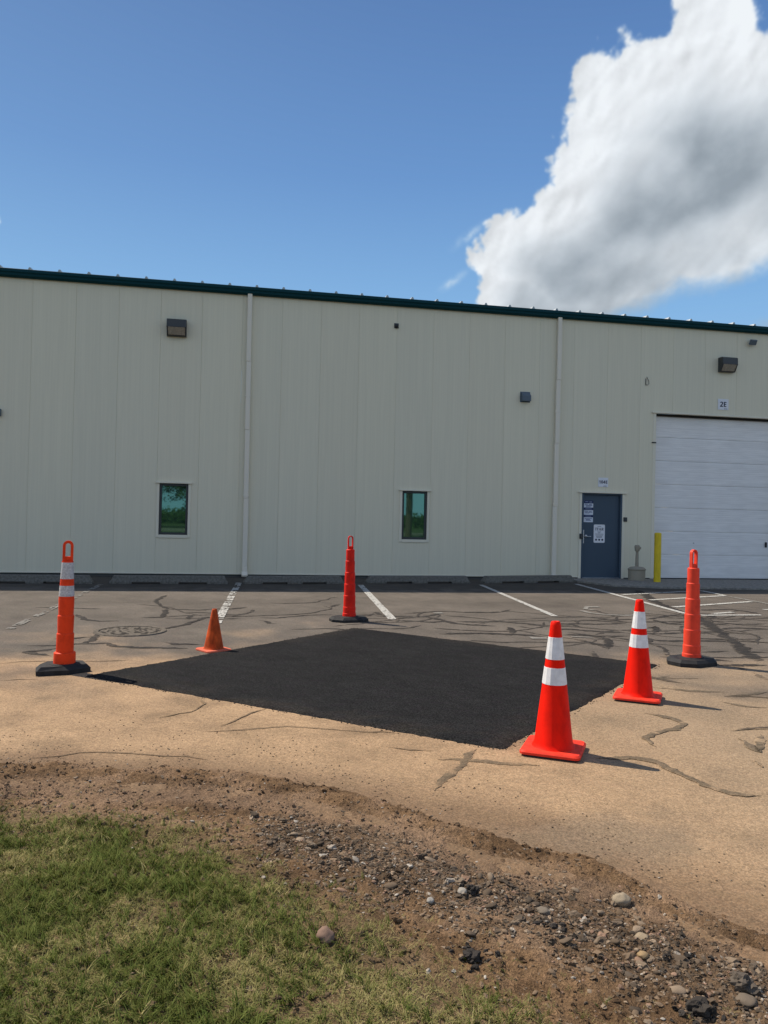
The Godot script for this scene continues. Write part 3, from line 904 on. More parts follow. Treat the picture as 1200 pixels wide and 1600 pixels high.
func build_patch():
	var c := [Vector2(-1.30, -7.06), Vector2(1.52, -9.92), Vector2(4.28, -7.20), Vector2(1.66, -4.57)]
	var n := 84
	var v := PackedVector3Array()
	var col := PackedColorArray()
	var uv := PackedVector2Array()
	var nrm := PackedVector3Array()
	for j in n + 1:
		for i in n + 1:
			var a := float(i) / n
			var b := float(j) / n
			var top: Vector2 = c[0].lerp(c[1], a)
			var bot: Vector2 = c[3].lerp(c[2], a)
			var p := top.lerp(bot, b)
			var e := minf(minf(a, 1 - a), minf(b, 1 - b))
			if e < 0.02:
				p += Vector2(nz2.get_noise_2d(p.x * 6, p.y * 6), nz2.get_noise_2d(p.x * 6 + 40, p.y * 6)) * 0.022 + Vector2(nz2.get_noise_2d(p.x * 25, p.y * 25), nz2.get_noise_2d(p.x * 25 + 40, p.y * 25)) * 0.014
			var h := 0.016 + 0.004 * nz.get_noise_2d(p.x * 1.5, p.y * 1.5)
			if e < 0.001: h = -0.01
			elif e < 0.013: h *= 0.75
			v.append(Vector3(p.x, h, p.y))
			uv.append(p * 0.9)
			nrm.append(Vector3.UP)
			var t := nz.get_noise_2d(p.x * 1.4 + 9, p.y * 1.4)
			var t2 := nz2.get_noise_2d(p.x * 5.0, p.y * 5.0)
			var roll := nz2.get_noise_2d((p.x + p.y) * 0.8, (p.x - p.y) * 7.0)
			var s := 0.036 * (1.0 + 0.16 * t + 0.16 * t2 + 0.20 * roll)
			var dust := smoothstep(0.10, 0.0, e + t2 * 0.05) * smoothstep(0.1, 0.5, 0.4 + t) * 0.06
			var corner := 0.0
			var k := dust + corner
			col.append(Color(lerpf(s, 0.38, k), lerpf(s * 0.985, 0.28, k), lerpf(s * 1.0, 0.18, k)))
	var idx := PackedInt32Array()
	for j in n:
		for i in n:
			var a := j * (n + 1) + i
			idx.append_array([a, a + 1, a + n + 2, a, a + n + 2, a + n + 1])
	var st := SurfaceTool.new()
	st.begin(Mesh.PRIMITIVE_TRIANGLES)
	for k in v.size():
		st.set_color(col[k]); st.set_uv(uv[k]); st.set_normal(nrm[k]); st.add_vertex(v[k])
	for k in idx: st.add_index(k)
	st.generate_normals()
	var pm := structure("asphalt_patch", st.commit(), M.patch, "fresh black diamond of new asphalt in the lot")
	# loose crumbs of mix along its edges
	var cr := RandomNumberGenerator.new()
	cr.seed = 12
	var xf := []
	var cl := []
	for i in 1500:
		var e := cr.randi() % 4
		var a: Vector2 = c[e]
		var b: Vector2 = c[(e + 1) % 4]
		var out := Vector2((b - a).y, -(b - a).x).normalized()
		var p := a.lerp(b, cr.randf()) - out * (absf(cr.randfn()) * 0.08 - 0.02) * (1.0 if e != 9 else -1.0)
		var sz := cr.randf_range(0.003, 0.009)
		xf.append(Transform3D(Basis.from_euler(Vector3(cr.randf() * 3, cr.randf() * 6, 0)).scaled_local(Vector3(sz * 1.3, sz * 0.8, sz)), Vector3(p.x, sz * 0.25, p.y)))
		cl.append(Color(0.03, 0.028, 0.027) * cr.randf_range(0.7, 1.8))
	scatter("asphalt_crumbs", rock(3, 0.8, 0.7), M.stone, xf, cl, pm)

# ------------------------------------------------------------------ building
func cut_panel(xa: float, xb: float, ya: float, yb: float, holes: Array) -> ArrayMesh:
	var mb := MB.new()
	var w := xb - xa
	var lx := [0.0, 0.003, 0.085, 0.12, w - 0.12, w - 0.085, w - 0.003, w]
	var lzv := [-0.0035, 0.0, 0.0, 0.001, 0.001, 0.0, 0.0, -0.0035]
	var zat := func(x: float) -> float:
		var i := 0
		while i < 6 and lx[i + 1] < x: i += 1
		return lerpf(lzv[i], lzv[i + 1], clampf((x - lx[i]) / (lx[i + 1] - lx[i]), 0, 1))
	var xsb := lx.duplicate()
	var ys := [ya, yb]
	for h in holes:
		for q in [h[0] - xa, h[1] - xa]:
			if q > 0.0 and q < w: xsb.append(q)
		for q in [h[2], h[3]]:
			if q > ya and q < yb: ys.append(q)
	xsb.sort(); ys.sort()
	for i in xsb.size() - 1:
		for j in ys.size() - 1:
			if xsb[i + 1] - xsb[i] < 1e-4 or ys[j + 1] - ys[j] < 1e-4: continue
			var mx: float = (xsb[i] + xsb[i + 1]) * 0.5 + xa
			var my: float = (ys[j] + ys[j + 1]) * 0.5
			var skip := false
			for h in holes:
				if mx > h[0] and mx < h[1] and my > h[2] and my < h[3]: skip = true
			if skip: continue
			var x0: float = xsb[i]
			var x1: float = xsb[i + 1]
			var z0: float = zat.call(x0 + 1e-5)
			var z1: float = zat.call(x1 - 1e-5)
			mb.quad(Vector3(x0 + xa, ys[j], z0), Vector3(x1 + xa, ys[j], z1), Vector3(x1 + xa, ys[j + 1], z1), Vector3(x0 + xa, ys[j + 1], z0))
			mb.quad(Vector3(x1 + xa, ys[j], -0.05), Vector3(x0 + xa, ys[j], -0.05), Vector3(x0 + xa, ys[j + 1], -0.05), Vector3(x1 + xa, ys[j + 1], -0.05))
			if i == 0: mb.quad(Vector3(xa, ys[j], -0.05), Vector3(xa, ys[j], z0), Vector3(xa, ys[j + 1], z0), Vector3(xa, ys[j + 1], -0.05))
			if i == xsb.size() - 2: mb.quad(Vector3(xb, ys[j], z1), Vector3(xb, ys[j], -0.05), Vector3(xb, ys[j + 1], -0.05), Vector3(xb, ys[j + 1], z1))
	return mb.done()

func bx(c: Vector3, s: Vector3, ch := 0.003) -> ArrayMesh:
	var mb := MB.new()
	mb.box(c, s, ch)
	return mb.done()

func build_window(b: Node3D, x0: float, x1: float, y0: float, y1: float):
	var w := Node3D.new()
	w.name = pnum(b, "window")
	b.add_child(w)
	w.position = Vector3((x0 + x1) * 0.5, y0, 0)
	var hw := (x1 - x0) * 0.5
	var hh := y1 - y0
	var t := 0.055
	var f := MB.new()
	f.box(Vector3(-hw + t * 0.5, hh * 0.5, -0.055), Vector3(t, hh, 0.07), 0.004)
	f.box(Vector3(hw - t * 0.5, hh * 0.5, -0.055), Vector3(t, hh, 0.07), 0.004)
	f.box(Vector3(0, hh - t * 0.5, -0.056), Vector3(2 * hw - 2 * t, t, 0.066), 0.004)
	f.box(Vector3(0, t * 0.5, -0.056), Vector3(2 * hw - 2 * t, t, 0.066), 0.004)
	part("frame", f.done(), M.bronze, w)
	part("pane", bx(Vector3(0, hh * 0.5, -0.065), Vector3(2 * hw - 2 * t + 0.01, hh - 2 * t + 0.01, 0.008), 0.0), M.glass, w)
	for s in [-1.0, 1.0]:
		part("side_trim", bx(Vector3(s * (hw + 0.03), hh * 0.5 - 0.03, -0.038), Vector3(0.06, hh + 0.06, 0.11), 0.003), M.trim, w)
	part("sill", bx(Vector3(0, -0.035, -0.034), Vector3(2 * hw, 0.07, 0.115), 0.003), M.trim, w)
	part("head_flashing", bx(Vector3(0, hh + 0.018, -0.005), Vector3(2 * hw + 0.17, 0.036, 0.11), 0.004), M.trim, w)

func build_warehouse():
	var b := thing("warehouse", "long beige metal panel warehouse with dark green eave and white roof ribs", "warehouse", Vector3(0, 0, -WZ))
	var holes := [[-1.76, -1.12, 0.96, 2.13], [3.89, 4.51, 0.95, 2.12], [8.53, 9.62, -1.0, 2.20], [10.53, 14.19, -1.0, 4.31]]
	var plain: ArrayMesh = cut_panel(0.0008, PANEL - 0.0008, 0.09, 6.68, [])
	for i in range(-6, 27):
		var xa := PX0 + i * PANEL
		var hs := []
		for h in holes:
			if h[1] > xa and h[0] < xa + PANEL: hs.append([h[0] - xa, h[1] - xa, h[2], h[3]])
		var mesh := plain if hs.is_empty() else cut_panel(0.0008, PANEL - 0.0008, 0.09, 6.68, hs)
		part("wall_panel", mesh, M["wall%d" % posmod(i * 7 + 22, 4)], b, Vector3(xa, 0, 0))
	var xl := PX0 - 6 * PANEL
	var xr := PX0 + 27 * PANEL
	# base flashing and foundation, broken at the doors
	for s in [[xl, 8.5], [9.65, 10.45], [14.27, xr]]:
		part("base_flashing", bx(Vector3((s[0] + s[1]) * 0.5, 0.084, -0.01), Vector3(s[1] - s[0], 0.03, 0.05), 0.002), M.trim, b)
		part("foundation", bx(Vector3((s[0] + s[1]) * 0.5, 0.0, -0.06), Vector3(s[1] - s[0], 0.138, 0.06), 0.0), M.foundation, b)
	# the shell behind: side walls, back wall, floor slab
	part("side_wall", bx(Vector3(xl - 0.06, 3.3, -9.0), Vector3(0.12, 6.7, 18.0), 0.0), M.wall0, b)
	part("side_wall", bx(Vector3(xr + 0.06, 3.3, -9.0), Vector3(0.12, 6.7, 18.0), 0.0), M.wall0, b)
	part("back_wall", bx(Vector3((xl + xr) * 0.5, 3.3, -18.1), Vector3(xr - xl + 0.24, 6.7, 0.15), 0.0), M.wall0, b)
	part("floor_slab", bx(Vector3((xl + xr) * 0.5, -0.02, -9.06), Vector3(xr - xl, 0.12, 17.9), 0.0), M.inside, b)
	# roof sheet rising 1 in 12 and its ribs
	var ang := atan(1.0 / 12.0)
	var roof := MB.new()
	roof.prism_x([Vector2(0.10, 6.655), Vector2(0.10, 6.69), Vector2(-18.3, 6.69 + 18.4 / 12.0), Vector2(-18.3, 6.655 + 18.4 / 12.0)], xl - 0.25, xr + 0.25)
	var rf := part("roof", roof.done(), M.galv, b)
	var rib := MB.new()
	rib.box(Vector3(0, 0, -9.2), Vector3(0.10, 0.02, 18.4), 0.0)
	var pr := [Vector2(-0.062, 0.0), Vector2(0.062, 0.0), Vector2(0.016, 0.092), Vector2(-0.016, 0.092)]
	for i in 4:
		var p0: Vector2 = pr[i]
		var p1: Vector2 = pr[(i + 1) % 4]
		rib.poly_out([Vector3(p0.x, p0.y, 0), Vector3(p1.x, p1.y, 0), Vector3(p1.x, p1.y, -18.4), Vector3(p0.x, p0.y, -18.4)], Vector3(0, 0.03, -9))
	rib.poly_out([Vector3(pr[0].x, pr[0].y, 0), Vector3(pr[1].x, pr[1].y, 0), Vector3(pr[2].x, pr[2].y, 0), Vector3(pr[3].x, pr[3].y, 0)], Vector3(0, 0.03, -9))
	var ribm := rib.done()
	for i in range(-8, 41):
		var r := part("roof_rib", ribm, M.galv, rf, Vector3(-5.23 + 0.616 * i, 6.69, 0.10))
		r.rotation.x = ang
	# box gutter: upright face, rolled lip, belly turned back to the wall
	var gut := MB.new()
	gut.prism_x([Vector2(0.004, 6.555), Vector2(0.06, 6.55), Vector2(0.115, 6.585), Vector2(0.125, 6.635), Vector2(0.004, 6.635)], xl - 0.2, xr + 0.2)
	gut.prism_x([Vector2(0.004, 6.6355), Vector2(0.132, 6.6355), Vector2(0.15, 6.655), Vector2(0.15, 6.713), Vector2(0.142, 6.722), Vector2(0.004, 6.70)], xl - 0.2, xr + 0.2)
	part("gutter", gut.done(), M.green, b)
	# downspouts
	for d in [[0.16, 0.19], [7.82, 7.77], [15.6, 15.6], [-7.4, -7.4]]:
		var ds := MB.new()
		var x0: float = d[0]
		var x1: float = d[1]
		for s in 4:
			var ya := 0.25 + 6.34 * s / 4.0
			var yb := 0.25 + 6.34 * (s + 1) / 4.0
			var xm := lerpf(x1, x0, (s + 0.5) / 4.0)
			ds.box(Vector3(xm, (ya + yb) * 0.5, 0.052), Vector3(0.112 - 0.002 * s, yb - ya - 0.004, 0.085), 0.008)
		ds.box(Vector3(x1, 0.15, 0.058), Vector3(0.118, 0.21, 0.095), 0.008)
		var dn := part("downspout", ds.done(), M.downspout, b)
		var tilt := MB.new()
		tilt.box(Vector3.ZERO, Vector3(0.135, 0.06, 0.17), 0.01, Transform3D(Basis(Vector3.RIGHT, 0.5), Vector3(x1, 0.085, 0.13)))
		part("outlet_shoe", tilt.done(), M.downspout, dn)
		for y in [1.9, 4.2]:
			part("strap", bx(Vector3(lerpf(x1, x0, y / 6.6), y, 0.05), Vector3(0.135, 0.03, 0.094), 0.003), M.downspout, dn)
	# windows
	build_window(b, -1.76, -1.12, 0.96, 2.13)
	build_window(b, 3.89, 4.51, 0.95, 2.12)
	# blue door
	var dr := Node3D.new()
	dr.name = "door"
	b.add_child(dr)
	dr.position = Vector3(9.075, 0.05, 0)
	part("leaf", bx(Vector3(0, 1.06, -0.075), Vector3(1.0, 2.11, 0.045), 0.004), M.door_blue, dr)
	var fr := MB.new()
	fr.box(Vector3(-0.525, 1.07, -0.045), Vector3(0.05, 2.16, 0.12), 0.004)
	fr.box(Vector3(0.525, 1.07, -0.045), Vector3(0.05, 2.16, 0.12), 0.004)
	fr.box(Vector3(0, 2.135, -0.046), Vector3(0.999, 0.035, 0.116), 0.003)
	part("frame", fr.done(), M.door_blue, dr)
	for s in [-0.585, 0.585]:
		part("side_trim", bx(Vector3(s, 1.07, -0.02), Vector3(0.068, 2.16, 0.075), 0.003), M.trim, dr)
	part("head_flashing", bx(Vector3(0, 2.172, 0.0), Vector3(1.32, 0.036, 0.11), 0.004), M.trim, dr)
	part("threshold", bx(Vector3(0, 0.008, -0.04), Vector3(1.0, 0.014, 0.13), 0.002), M.steel, dr)
	var ha := MB.new(true)
	ha.lathe([[Vector2(0.0, 0.0), Vector2(0.036, 0.0)], [Vector2(0.036, 0.0), Vector2(0.034, 0.014)], [Vector2(0.034, 0.014), Vector2(0.013, 0.016), Vector2(0.012, 0.055)], [Vector2(0.012, 0.055), Vector2(0, 0.055)]], 18, Vector3.ZERO, Transform3D(Basis(Vector3.RIGHT, PI / 2), Vector3(-0.40, 1.06, -0.052)))
	ha.group(false)
	ha.box(Vector3(-0.345, 1.055, -0.004), Vector3(0.135, 0.022, 0.016), 0.006)
	part("handle", ha.done(), M.steel, dr)
	part("strike_guard", bx(Vector3(-0.475, 1.05, -0.05), Vector3(0.05, 0.34, 0.006), 0.002), M.steel, dr)
	# overhead door: seven sections of fine ribs
	var od := Node3D.new()
	od.name = "overhead_door"
	b.add_child(od)
	od.position = Vector3(12.36, 0.05, -0.13)
	var sec := MB.new()
	var hwid := 1.83
	var sh := 0.604
	sec.box(Vector3(0, sh * 0.5, -0.03), Vector3(2 * hwid, sh, 0.04), 0.004)
	for q in 11:
		sec.box(Vector3(0, 0.05 + q * 0.0504, -0.0095), Vector3(2 * hwid - 0.01, 0.040, 0.005), 0.002)
	var secm := sec.done()
	for q in 7:
		part("section", secm, M.roller, od, Vector3(0, q * 0.609 + 0.012, 0))
	part("bottom_seal", bx(Vector3(0, 0.004, -0.02), Vector3(2 * hwid, 0.02, 0.05), 0.003), M.dark_strip, od)
	part("head_strip", bx(Vector3(0, 4.232, 0.03), Vector3(2 * hwid, 0.058, 0.06), 0.004), M.dark_strip, od)  # plain dark strip across the top of the opening
	part("lock_handle", bx(Vector3(1.5, 0.92, 0.012), Vector3(0.05, 0.14, 0.035), 0.006), M.black, od)
	part("lock_plug", bx(Vector3(-0.62, 0.93, 0.0), Vector3(0.035, 0.035, 0.012), 0.003), M.steel, od)
	for s in [-hwid - 0.045, hwid + 0.045]:
		part("jamb", bx(Vector3(s, 2.13, 0.06), Vector3(0.085, 4.26, 0.16), 0.004), M.trim, od)
	part("head_flashing", bx(Vector3(0, 4.28, 0.12), Vector3(2 * hwid + 0.26, 0.04, 0.11), 0.004), M.trim, od)
	part("hinge_tab", bx(Vector3(-hwid - 0.06, 3.5, 0.148), Vector3(0.12, 0.03, 0.02), 0.003), M.black, od)

func wall_pack(label: String, x: float, y: float, z := 0.004) -> Node3D:
	var l := thing("wall_light", label, "wall light", Vector3(x, y, -WZ + z), 0.0, "wall lights on the metal wall")
	var h := MB.new()
	h.prism_x([Vector2(0, 0.0), Vector2(0, 0.19), Vector2(0.17, 0.185), Vector2(0.205, 0.165), Vector2(0.215, 0.0)], -0.215, 0.215)
	h.prism_x([Vector2(0, -0.001), Vector2(0.212, -0.001), Vector2(0.10, -0.185), Vector2(0.0, -0.185)], -0.215, -0.19)
	h.prism_x([Vector2(0, -0.001), Vector2(0.212, -0.001), Vector2(0.10, -0.185), Vector2(0.0, -0.185)], 0.19, 0.215)
	h.prism_x([Vector2(0, -0.165), Vector2(0.108, -0.165), Vector2(0.10, -0.185), Vector2(0, -0.185)], -0.189, 0.189)
	h.box(Vector3(-0.14, 0.194, 0.06), Vector3(0.05, 0.016, 0.05), 0.004)
	h.box(Vector3(0.13, 0.194, 0.06), Vector3(0.05, 0.016, 0.05), 0.004)
	part("housing", h.done(), M.bronze, l)
	var g := MB.new()
	for k in 9:
		var t0 := k / 9.0
		var t1 := (k + 1) / 9.0
		var a := Vector2(lerpf(0.203, 0.103, t0), lerpf(-0.003, -0.163, t0))
		var c := Vector2(lerpf(0.203, 0.103, t1), lerpf(-0.003, -0.163, t1))
		g.prism_x([Vector2(0.03, a.y), a, Vector2((a.x + c.x) * 0.5 + 0.005, (a.y + c.y) * 0.5 - 0.002), c, Vector2(0.03, c.y)], -0.188, 0.188)
	part("lens", g.done(), M.lens, l)
	return l

func lettering(txt: String, size: float, at: Vector3, parent: Node3D, serif := false):
	var t := TextMesh.new()
	var f := SystemFont.new()
	f.font_names = PackedStringArray(["Droid Serif" if serif else "Droid Sans"])
	f.font_weight = 700
	t.font = f
	t.text = txt
	t.font_size = 64
	t.pixel_size = size / 46.0
	t.depth = 0.002
	part("lettering", t, M.sign_ink, parent, at)

func print_tex(w: int, h: int, base: Color, rects: Array) -> StandardMaterial3D:
	var im := Image.create(w, h, false, Image.FORMAT_RGB8)
	im.fill(base)
	for r in rects:
		im.fill_rect(Rect2i(r[0], r[1], r[2], r[3]), r[4])
	var m := mat(Color.WHITE, 0.5, 0.4)
	m.albedo_texture = ImageTexture.create_from_image(im)
	return m

func build_fixtures():
	wall_pack("dark bronze wall light high on the left of the wall above a window", -1.46, 5.665)
	wall_pack("dark bronze wall light above the overhead door number sign", 12.48, 5.655)
	var e := thing("exhaust_vent", "small blue grey vent hood on the middle of the wall left of a downspout", "vent", Vector3(6.955, 4.54, -WZ + 0.004))
	var v := MB.new()
	v.prism_x([Vector2(0, -0.11), Vector2(0, 0.11), Vector2(0.03, 0.11), Vector2(0.13, 0.02), Vector2(0.13, -0.11)], -0.11, 0.11)
	part("hood", v.done(), M.grey_box, e)
	part("flange", bx(Vector3(0, 0, 0.004), Vector3(0.26, 0.26, 0.008), 0.002), M.light_blue, e)
	var c := thing("flood_light", "small grey flood light under the eave at the right end of the wall", "flood light", Vector3(13.2, 6.30, -WZ + 0.003))
	part("bracket", bx(Vector3(0.0, 0.04, 0.04), Vector3(0.06, 0.06, 0.08), 0.006), M.galv, c)
	var fl := MB.new()
	fl.box(Vector3.ZERO, Vector3(0.19, 0.14, 0.06), 0.01, Transform3D(Basis(Vector3.RIGHT, 0.5), Vector3(0, -0.01, 0.11)))
	part("lamp_head", fl.done(), M.grey_box, c)
	var ph := thing("photocell", "tiny black photocell high on the wall above the middle window", "photocell", Vector3(3.65, 6.07, -WZ + 0.002))
	var pm := MB.new(true)
	pm.lathe([[Vector2(0.045, 0.0), Vector2(0.045, 0.03)], [Vector2(0.045, 0.03), Vector2(0.03, 0.07), Vector2(0.0, 0.08)]], 16, Vector3.ZERO, Transform3D(Basis(Vector3.RIGHT, PI / 2), Vector3.ZERO))
	part("body", pm.done(), M.black, ph)
	part("mount", bx(Vector3(0, 0.02, 0.005), Vector3(0.11, 0.12, 0.01), 0.002), M.bronze, ph)
	var lv := thing("wall_box", "small dark wall box at the far left edge of the photo halfway up", "wall box", Vector3(-5.24, 3.57, -WZ + 0.003))
	part("body", bx(Vector3(0, 0, 0.05), Vector3(0.2, 0.16, 0.1), 0.01), M.grey_box, lv)
	part("cover", bx(Vector3(0, 0, 0.104), Vector3(0.17, 0.13, 0.008), 0.003), M.bronze, lv)
	var wk := thing("wire_loop", "thin dark wire loop hanging on the wall left above the overhead door", "wire", Vector3(10.24, 5.12, -WZ + 0.006))
	var wm := MB.new(true)
	wm.tube([Vector3(0.0, 0.11, 0.0), Vector3(0.0, 0.08, 0.02), Vector3(0.045, 0.0, 0.02), Vector3(0.05, -0.06, 0.02), Vector3(0.02, -0.10, 0.02), Vector3(-0.035, -0.10, 0.015)], 0.007, 6)
	part("loop", wm.done(), M.black, wk)
	part("bracket", bx(Vector3(-0.03, -0.02, 0.008), Vector3(0.014, 0.17, 0.012), 0.002), M.black, wk)
	# signs
	var s1 := thing("number_sign", "square white sign reading 2E above the overhead door", "sign", Vector3(12.43, 4.63, -WZ + 0.006), 0.0, "white unit number signs")
	part("plate", bx(Vector3(0, 0, 0.003), Vector3(0.31, 0.285, 0.005), 0.0015), M.sign_white, s1)
	lettering("2E", 0.13, Vector3(0.0, 0.0, 0.0075), s1)
	part("print_mark", bx(Vector3(0.07, -0.115, 0.0063), Vector3(0.09, 0.012, 0.0016), 0.0), M.sign_ink, s1)
	var s2 := thing("number_sign", "square white sign reading 104E above the blue door", "sign", Vector3(9.09, 2.485, -WZ + 0.006), 0.0, "white unit number signs")
	part("plate", bx(Vector3(0, 0, 0.003), Vector3(0.27, 0.235, 0.005), 0.0015), M.sign_white, s2)
	lettering("104E", 0.078, Vector3(0.0, 0.005, 0.0075), s2)
	part("print_mark", bx(Vector3(0.05, -0.095, 0.0063), Vector3(0.09, 0.011, 0.0016), 0.0), M.sign_ink, s2)
	# notices on the blue door
	var navy := Color(0.10, 0.16, 0.33)
	var ink := Color(0.22, 0.27, 0.42)
	var rects := [[0, 0, 64, 18, navy], [8, 6, 22, 4, Color(0.55, 0.6, 0.7)], [36, 7, 20, 4, Color(0.6, 0.65, 0.72)], [0, 44, 64, 16, navy], [10, 51, 44, 3, Color(0.6, 0.65, 0.72)], [0, 90, 64, 15, navy], [10, 96, 40, 3, Color(0.6, 0.65, 0.72)]]
	for q in [[6, 21, 20], [34, 22, 20], [4, 27, 54], [14, 32, 40], [12, 38, 34], [4, 65, 26], [34, 66, 20], [6, 71, 22], [32, 72, 26], [8, 77, 30], [6, 112, 52], [14, 118, 30], [14, 123, 36]]:
		rects.append([q[0], q[1], q[2], 3, ink])
	var nb := thing("notice", "tall white and blue notice taped at the top left of the blue door", "notice", Vector3(8.735, 1.74, -WZ - 0.0515))
	var nm := MB.new()
	nm.quv(Vector3(-0.125, -0.275, 0.002), Vector3(0.125, -0.275, 0.002), Vector3(0.125, 0.275, 0.002), Vector3(-0.125, 0.275, 0.002))
	part("sheet", nm.done(), print_tex(64, 136, Color(0.80, 0.83, 0.87), rects), nb)
	part("backing", bx(Vector3(0, 0, 0.0), Vector3(0.25, 0.55, 0.002), 0.0), M.sign_white, nb)
	var it := thing("door_sign", "white rounded sign reading ITAR in the middle of the blue door", "sign", Vector3(9.04, 1.18, -WZ - 0.0515))
	var rr := []
	var hw := 0.152
	var hh := 0.232
	for k in 24:
		var a := TAU * k / 24
		rr.append(Vector2((hw - 0.03) * signf(cos(a)) + 0.03 * cos(a), (hh - 0.03) * signf(sin(a)) + 0.03 * sin(a)))
	var pl := MB.new()
	var fr := []
	for p in rr: fr.append(Vector3(p.x, p.y, 0.003))
	pl.poly_out(fr, Vector3(0, 0, -1))
	for k in 24:
		var p: Vector2 = rr[k]
		var q: Vector2 = rr[(k + 1) % 24]
		pl.poly_out([Vector3(p.x, p.y, 0.003), Vector3(q.x, q.y, 0.003), Vector3(q.x, q.y, -0.001), Vector3(p.x, p.y, -0.001)], Vector3.ZERO)
	part("plate", pl.done(), M.sign_white, it)
	lettering("ITAR", 0.066, Vector3(0, 0.115, 0.005), it, true)
	for q in [[0.0, 0.185, 0.10], [0.0, 0.045, 0.10], [-0.005, 0.02, 0.06], [0.0, -0.01, 0.22], [0.0, -0.04, 0.20], [0.0, -0.075, 0.17], [0.0, -0.095, 0.15]]:
		part("print_line", bx(Vector3(q[0], q[1], 0.0035), Vector3(q[2], 0.009, 0.001), 0.0), M.sign_ink, it)
	for q in [-0.085, 0.0, 0.085]:
		var em := MB.new()
		em.lathe([[Vector2(0.026, 0.0), Vector2(0.026, 0.002)], [Vector2(0.026, 0.002), Vector2(0.0, 0.002)]], 14, Vector3.ZERO, Transform3D(Basis(Vector3.RIGHT, PI / 2), Vector3(q, -0.155, 0.0025)))
		part("emblem", em.done(), M.sign_ink, it)
	var k1 := thing("keypad", "black box keypad on the frame left of the blue door handle", "keypad", Vector3(8.512, 1.11, -WZ + 0.02))
	part("body", bx(Vector3(0, 0, 0.02), Vector3(0.09, 0.125, 0.045), 0.006), M.black, k1)
	part("face", bx(Vector3(0, 0.0, 0.0435), Vector3(0.07, 0.10, 0.003), 0.001), M.bronze, k1)
	var k2 := thing("card_reader", "black card reader on the wall right of the blue door", "card reader", Vector3(9.71, 1.555, -WZ + 0.004))
	part("body", bx(Vector3(0, 0, 0.015), Vector3(0.10, 0.11, 0.03), 0.006), M.black, k2)
	part("face", bx(Vector3(0, 0.0, 0.0315), Vector3(0.075, 0.085, 0.003), 0.001), M.bronze, k2)

func build_wheel_stops():
	var lens_ := [[-5.0, -2.81, -16.32, -16.3, "concrete wheel stop behind the banded tube at the far left of the wall"], [-2.52, -0.16, -16.36, -16.45, "concrete wheel stop below the left window"], [0.15, 2.31, -16.5, -16.7, "concrete wheel stop behind the middle tube right of the first downspout"], [2.83, 5.27, -16.85, -17.05, "concrete wheel stop below the middle window"], [5.6, 8.05, -17.08, -17.55, "concrete wheel stop left of the apron and blue door"]]
	for l in lens_:
		var a := Vector2(l[0], l[2])
		var b := Vector2(l[1], l[3])
		var len_ := a.distance_to(b)
		var mid := (a + b) * 0.5
		var w := thing("wheel_stop", l[4], "wheel stop", Vector3(mid.x, 0, mid.y), -(b - a).angle(), "concrete wheel stops along the wall")
		var mb := MB.new()
		var h := len_ * 0.5
		# three feet under a beam with sloped ends, leaving two drain slots
		var prof := [Vector2(-0.11, 0.042), Vector2(-0.075, 0.15), Vector2(-0.055, 0.165), Vector2(0.055, 0.165), Vector2(0.075, 0.15), Vector2(0.11, 0.042)]
		var n := prof.size()
		var o := Vector3(0, 0.09, 0)
		var cut := func(p: Vector2, s: float) -> Vector3:
			return Vector3(s * (h - p.y * 0.55 + nz2.get_noise_2d(p.y * 90.0 + mid.x * 9.0, s) * 0.012), p.y, p.x)
		for i in n:
			var p: Vector2 = prof[i]
			var q: Vector2 = prof[(i + 1) % n]
			mb.poly_out([cut.call(p, -1.0), cut.call(q, -1.0), cut.call(q, 1.0), cut.call(p, 1.0)], o)
		for s in [-1.0, 1.0]:
			var e := []
			for p in prof: e.append(cut.call(p, s))
			mb.poly_out(e, o)
		part("beam", mb.done(), M.kerb_stop, w)
		for f in [[-h + 0.0, -h * 0.62], [-h * 0.16, h * 0.16], [h * 0.62, h]]:
			part("foot", bx(Vector3((f[0] + f[1]) * 0.5, 0.0195, 0), Vector3(f[1] - f[0] - 0.02, 0.045, 0.225), 0.003), M.kerb_stop, w)

func build_bollard_and_ashtray():
	var b := thing("bollard", "yellow steel bollard at the left side of the overhead door", "bollard", Vector3(10.06, 0.05, -17.15))
	var m := MB.new(true)
	m.lathe([[Vector2(0.083, 0.0), Vector2(0.083, 1.17)], [Vector2(0.083, 1.17), Vector2(0.077, 1.19), Vector2(0.05, 1.198), Vector2(0.0, 1.20)]], 28)
	part("post", m.done(), M.yellow, b)
	var a := thing("ashtray_stand", "tan cigarette receptacle with thin neck between the blue door and the yellow bollard", "ashtray", Vector3(9.78, 0.05, -17.62))
	var bm := MB.new(true)
	bm.lathe([[Vector2(0.0, 0.001), Vector2(0.20, 0.001)], [Vector2(0.20, 0.001), Vector2(0.205, 0.10), Vector2(0.205, 0.25)], [Vector2(0.205, 0.25), Vector2(0.218, 0.255), Vector2(0.218, 0.28)], [Vector2(0.218, 0.28), Vector2(0.19, 0.305)], [Vector2(0.19, 0.305), Vector2(0.15, 0.33), Vector2(0.045, 0.345)]], 24)
	part("bucket", bm.done(), M.ash_tan, a)
	var nm := MB.new(true)
	nm.lathe([[Vector2(0.045, 0.34), Vector2(0.034, 0.72)]], 16)
	part("neck", nm.done(), M.ash_tan, a)
	var hm := MB.new(true)
	hm.lathe([[Vector2(0.034, 0.71), Vector2(0.06, 0.735)], [Vector2(0.06, 0.735), Vector2(0.068, 0.84)], [Vector2(0.068, 0.84), Vector2(0.05, 0.87), Vector2(0.0, 0.875)]], 18)
	hm.group(false)
	hm.box(Vector3(0.04, 0.80, 0.03), Vector3(0.06, 0.06, 0.08), 0.008)
	part("head", hm.done(), M.ash_tan, a)

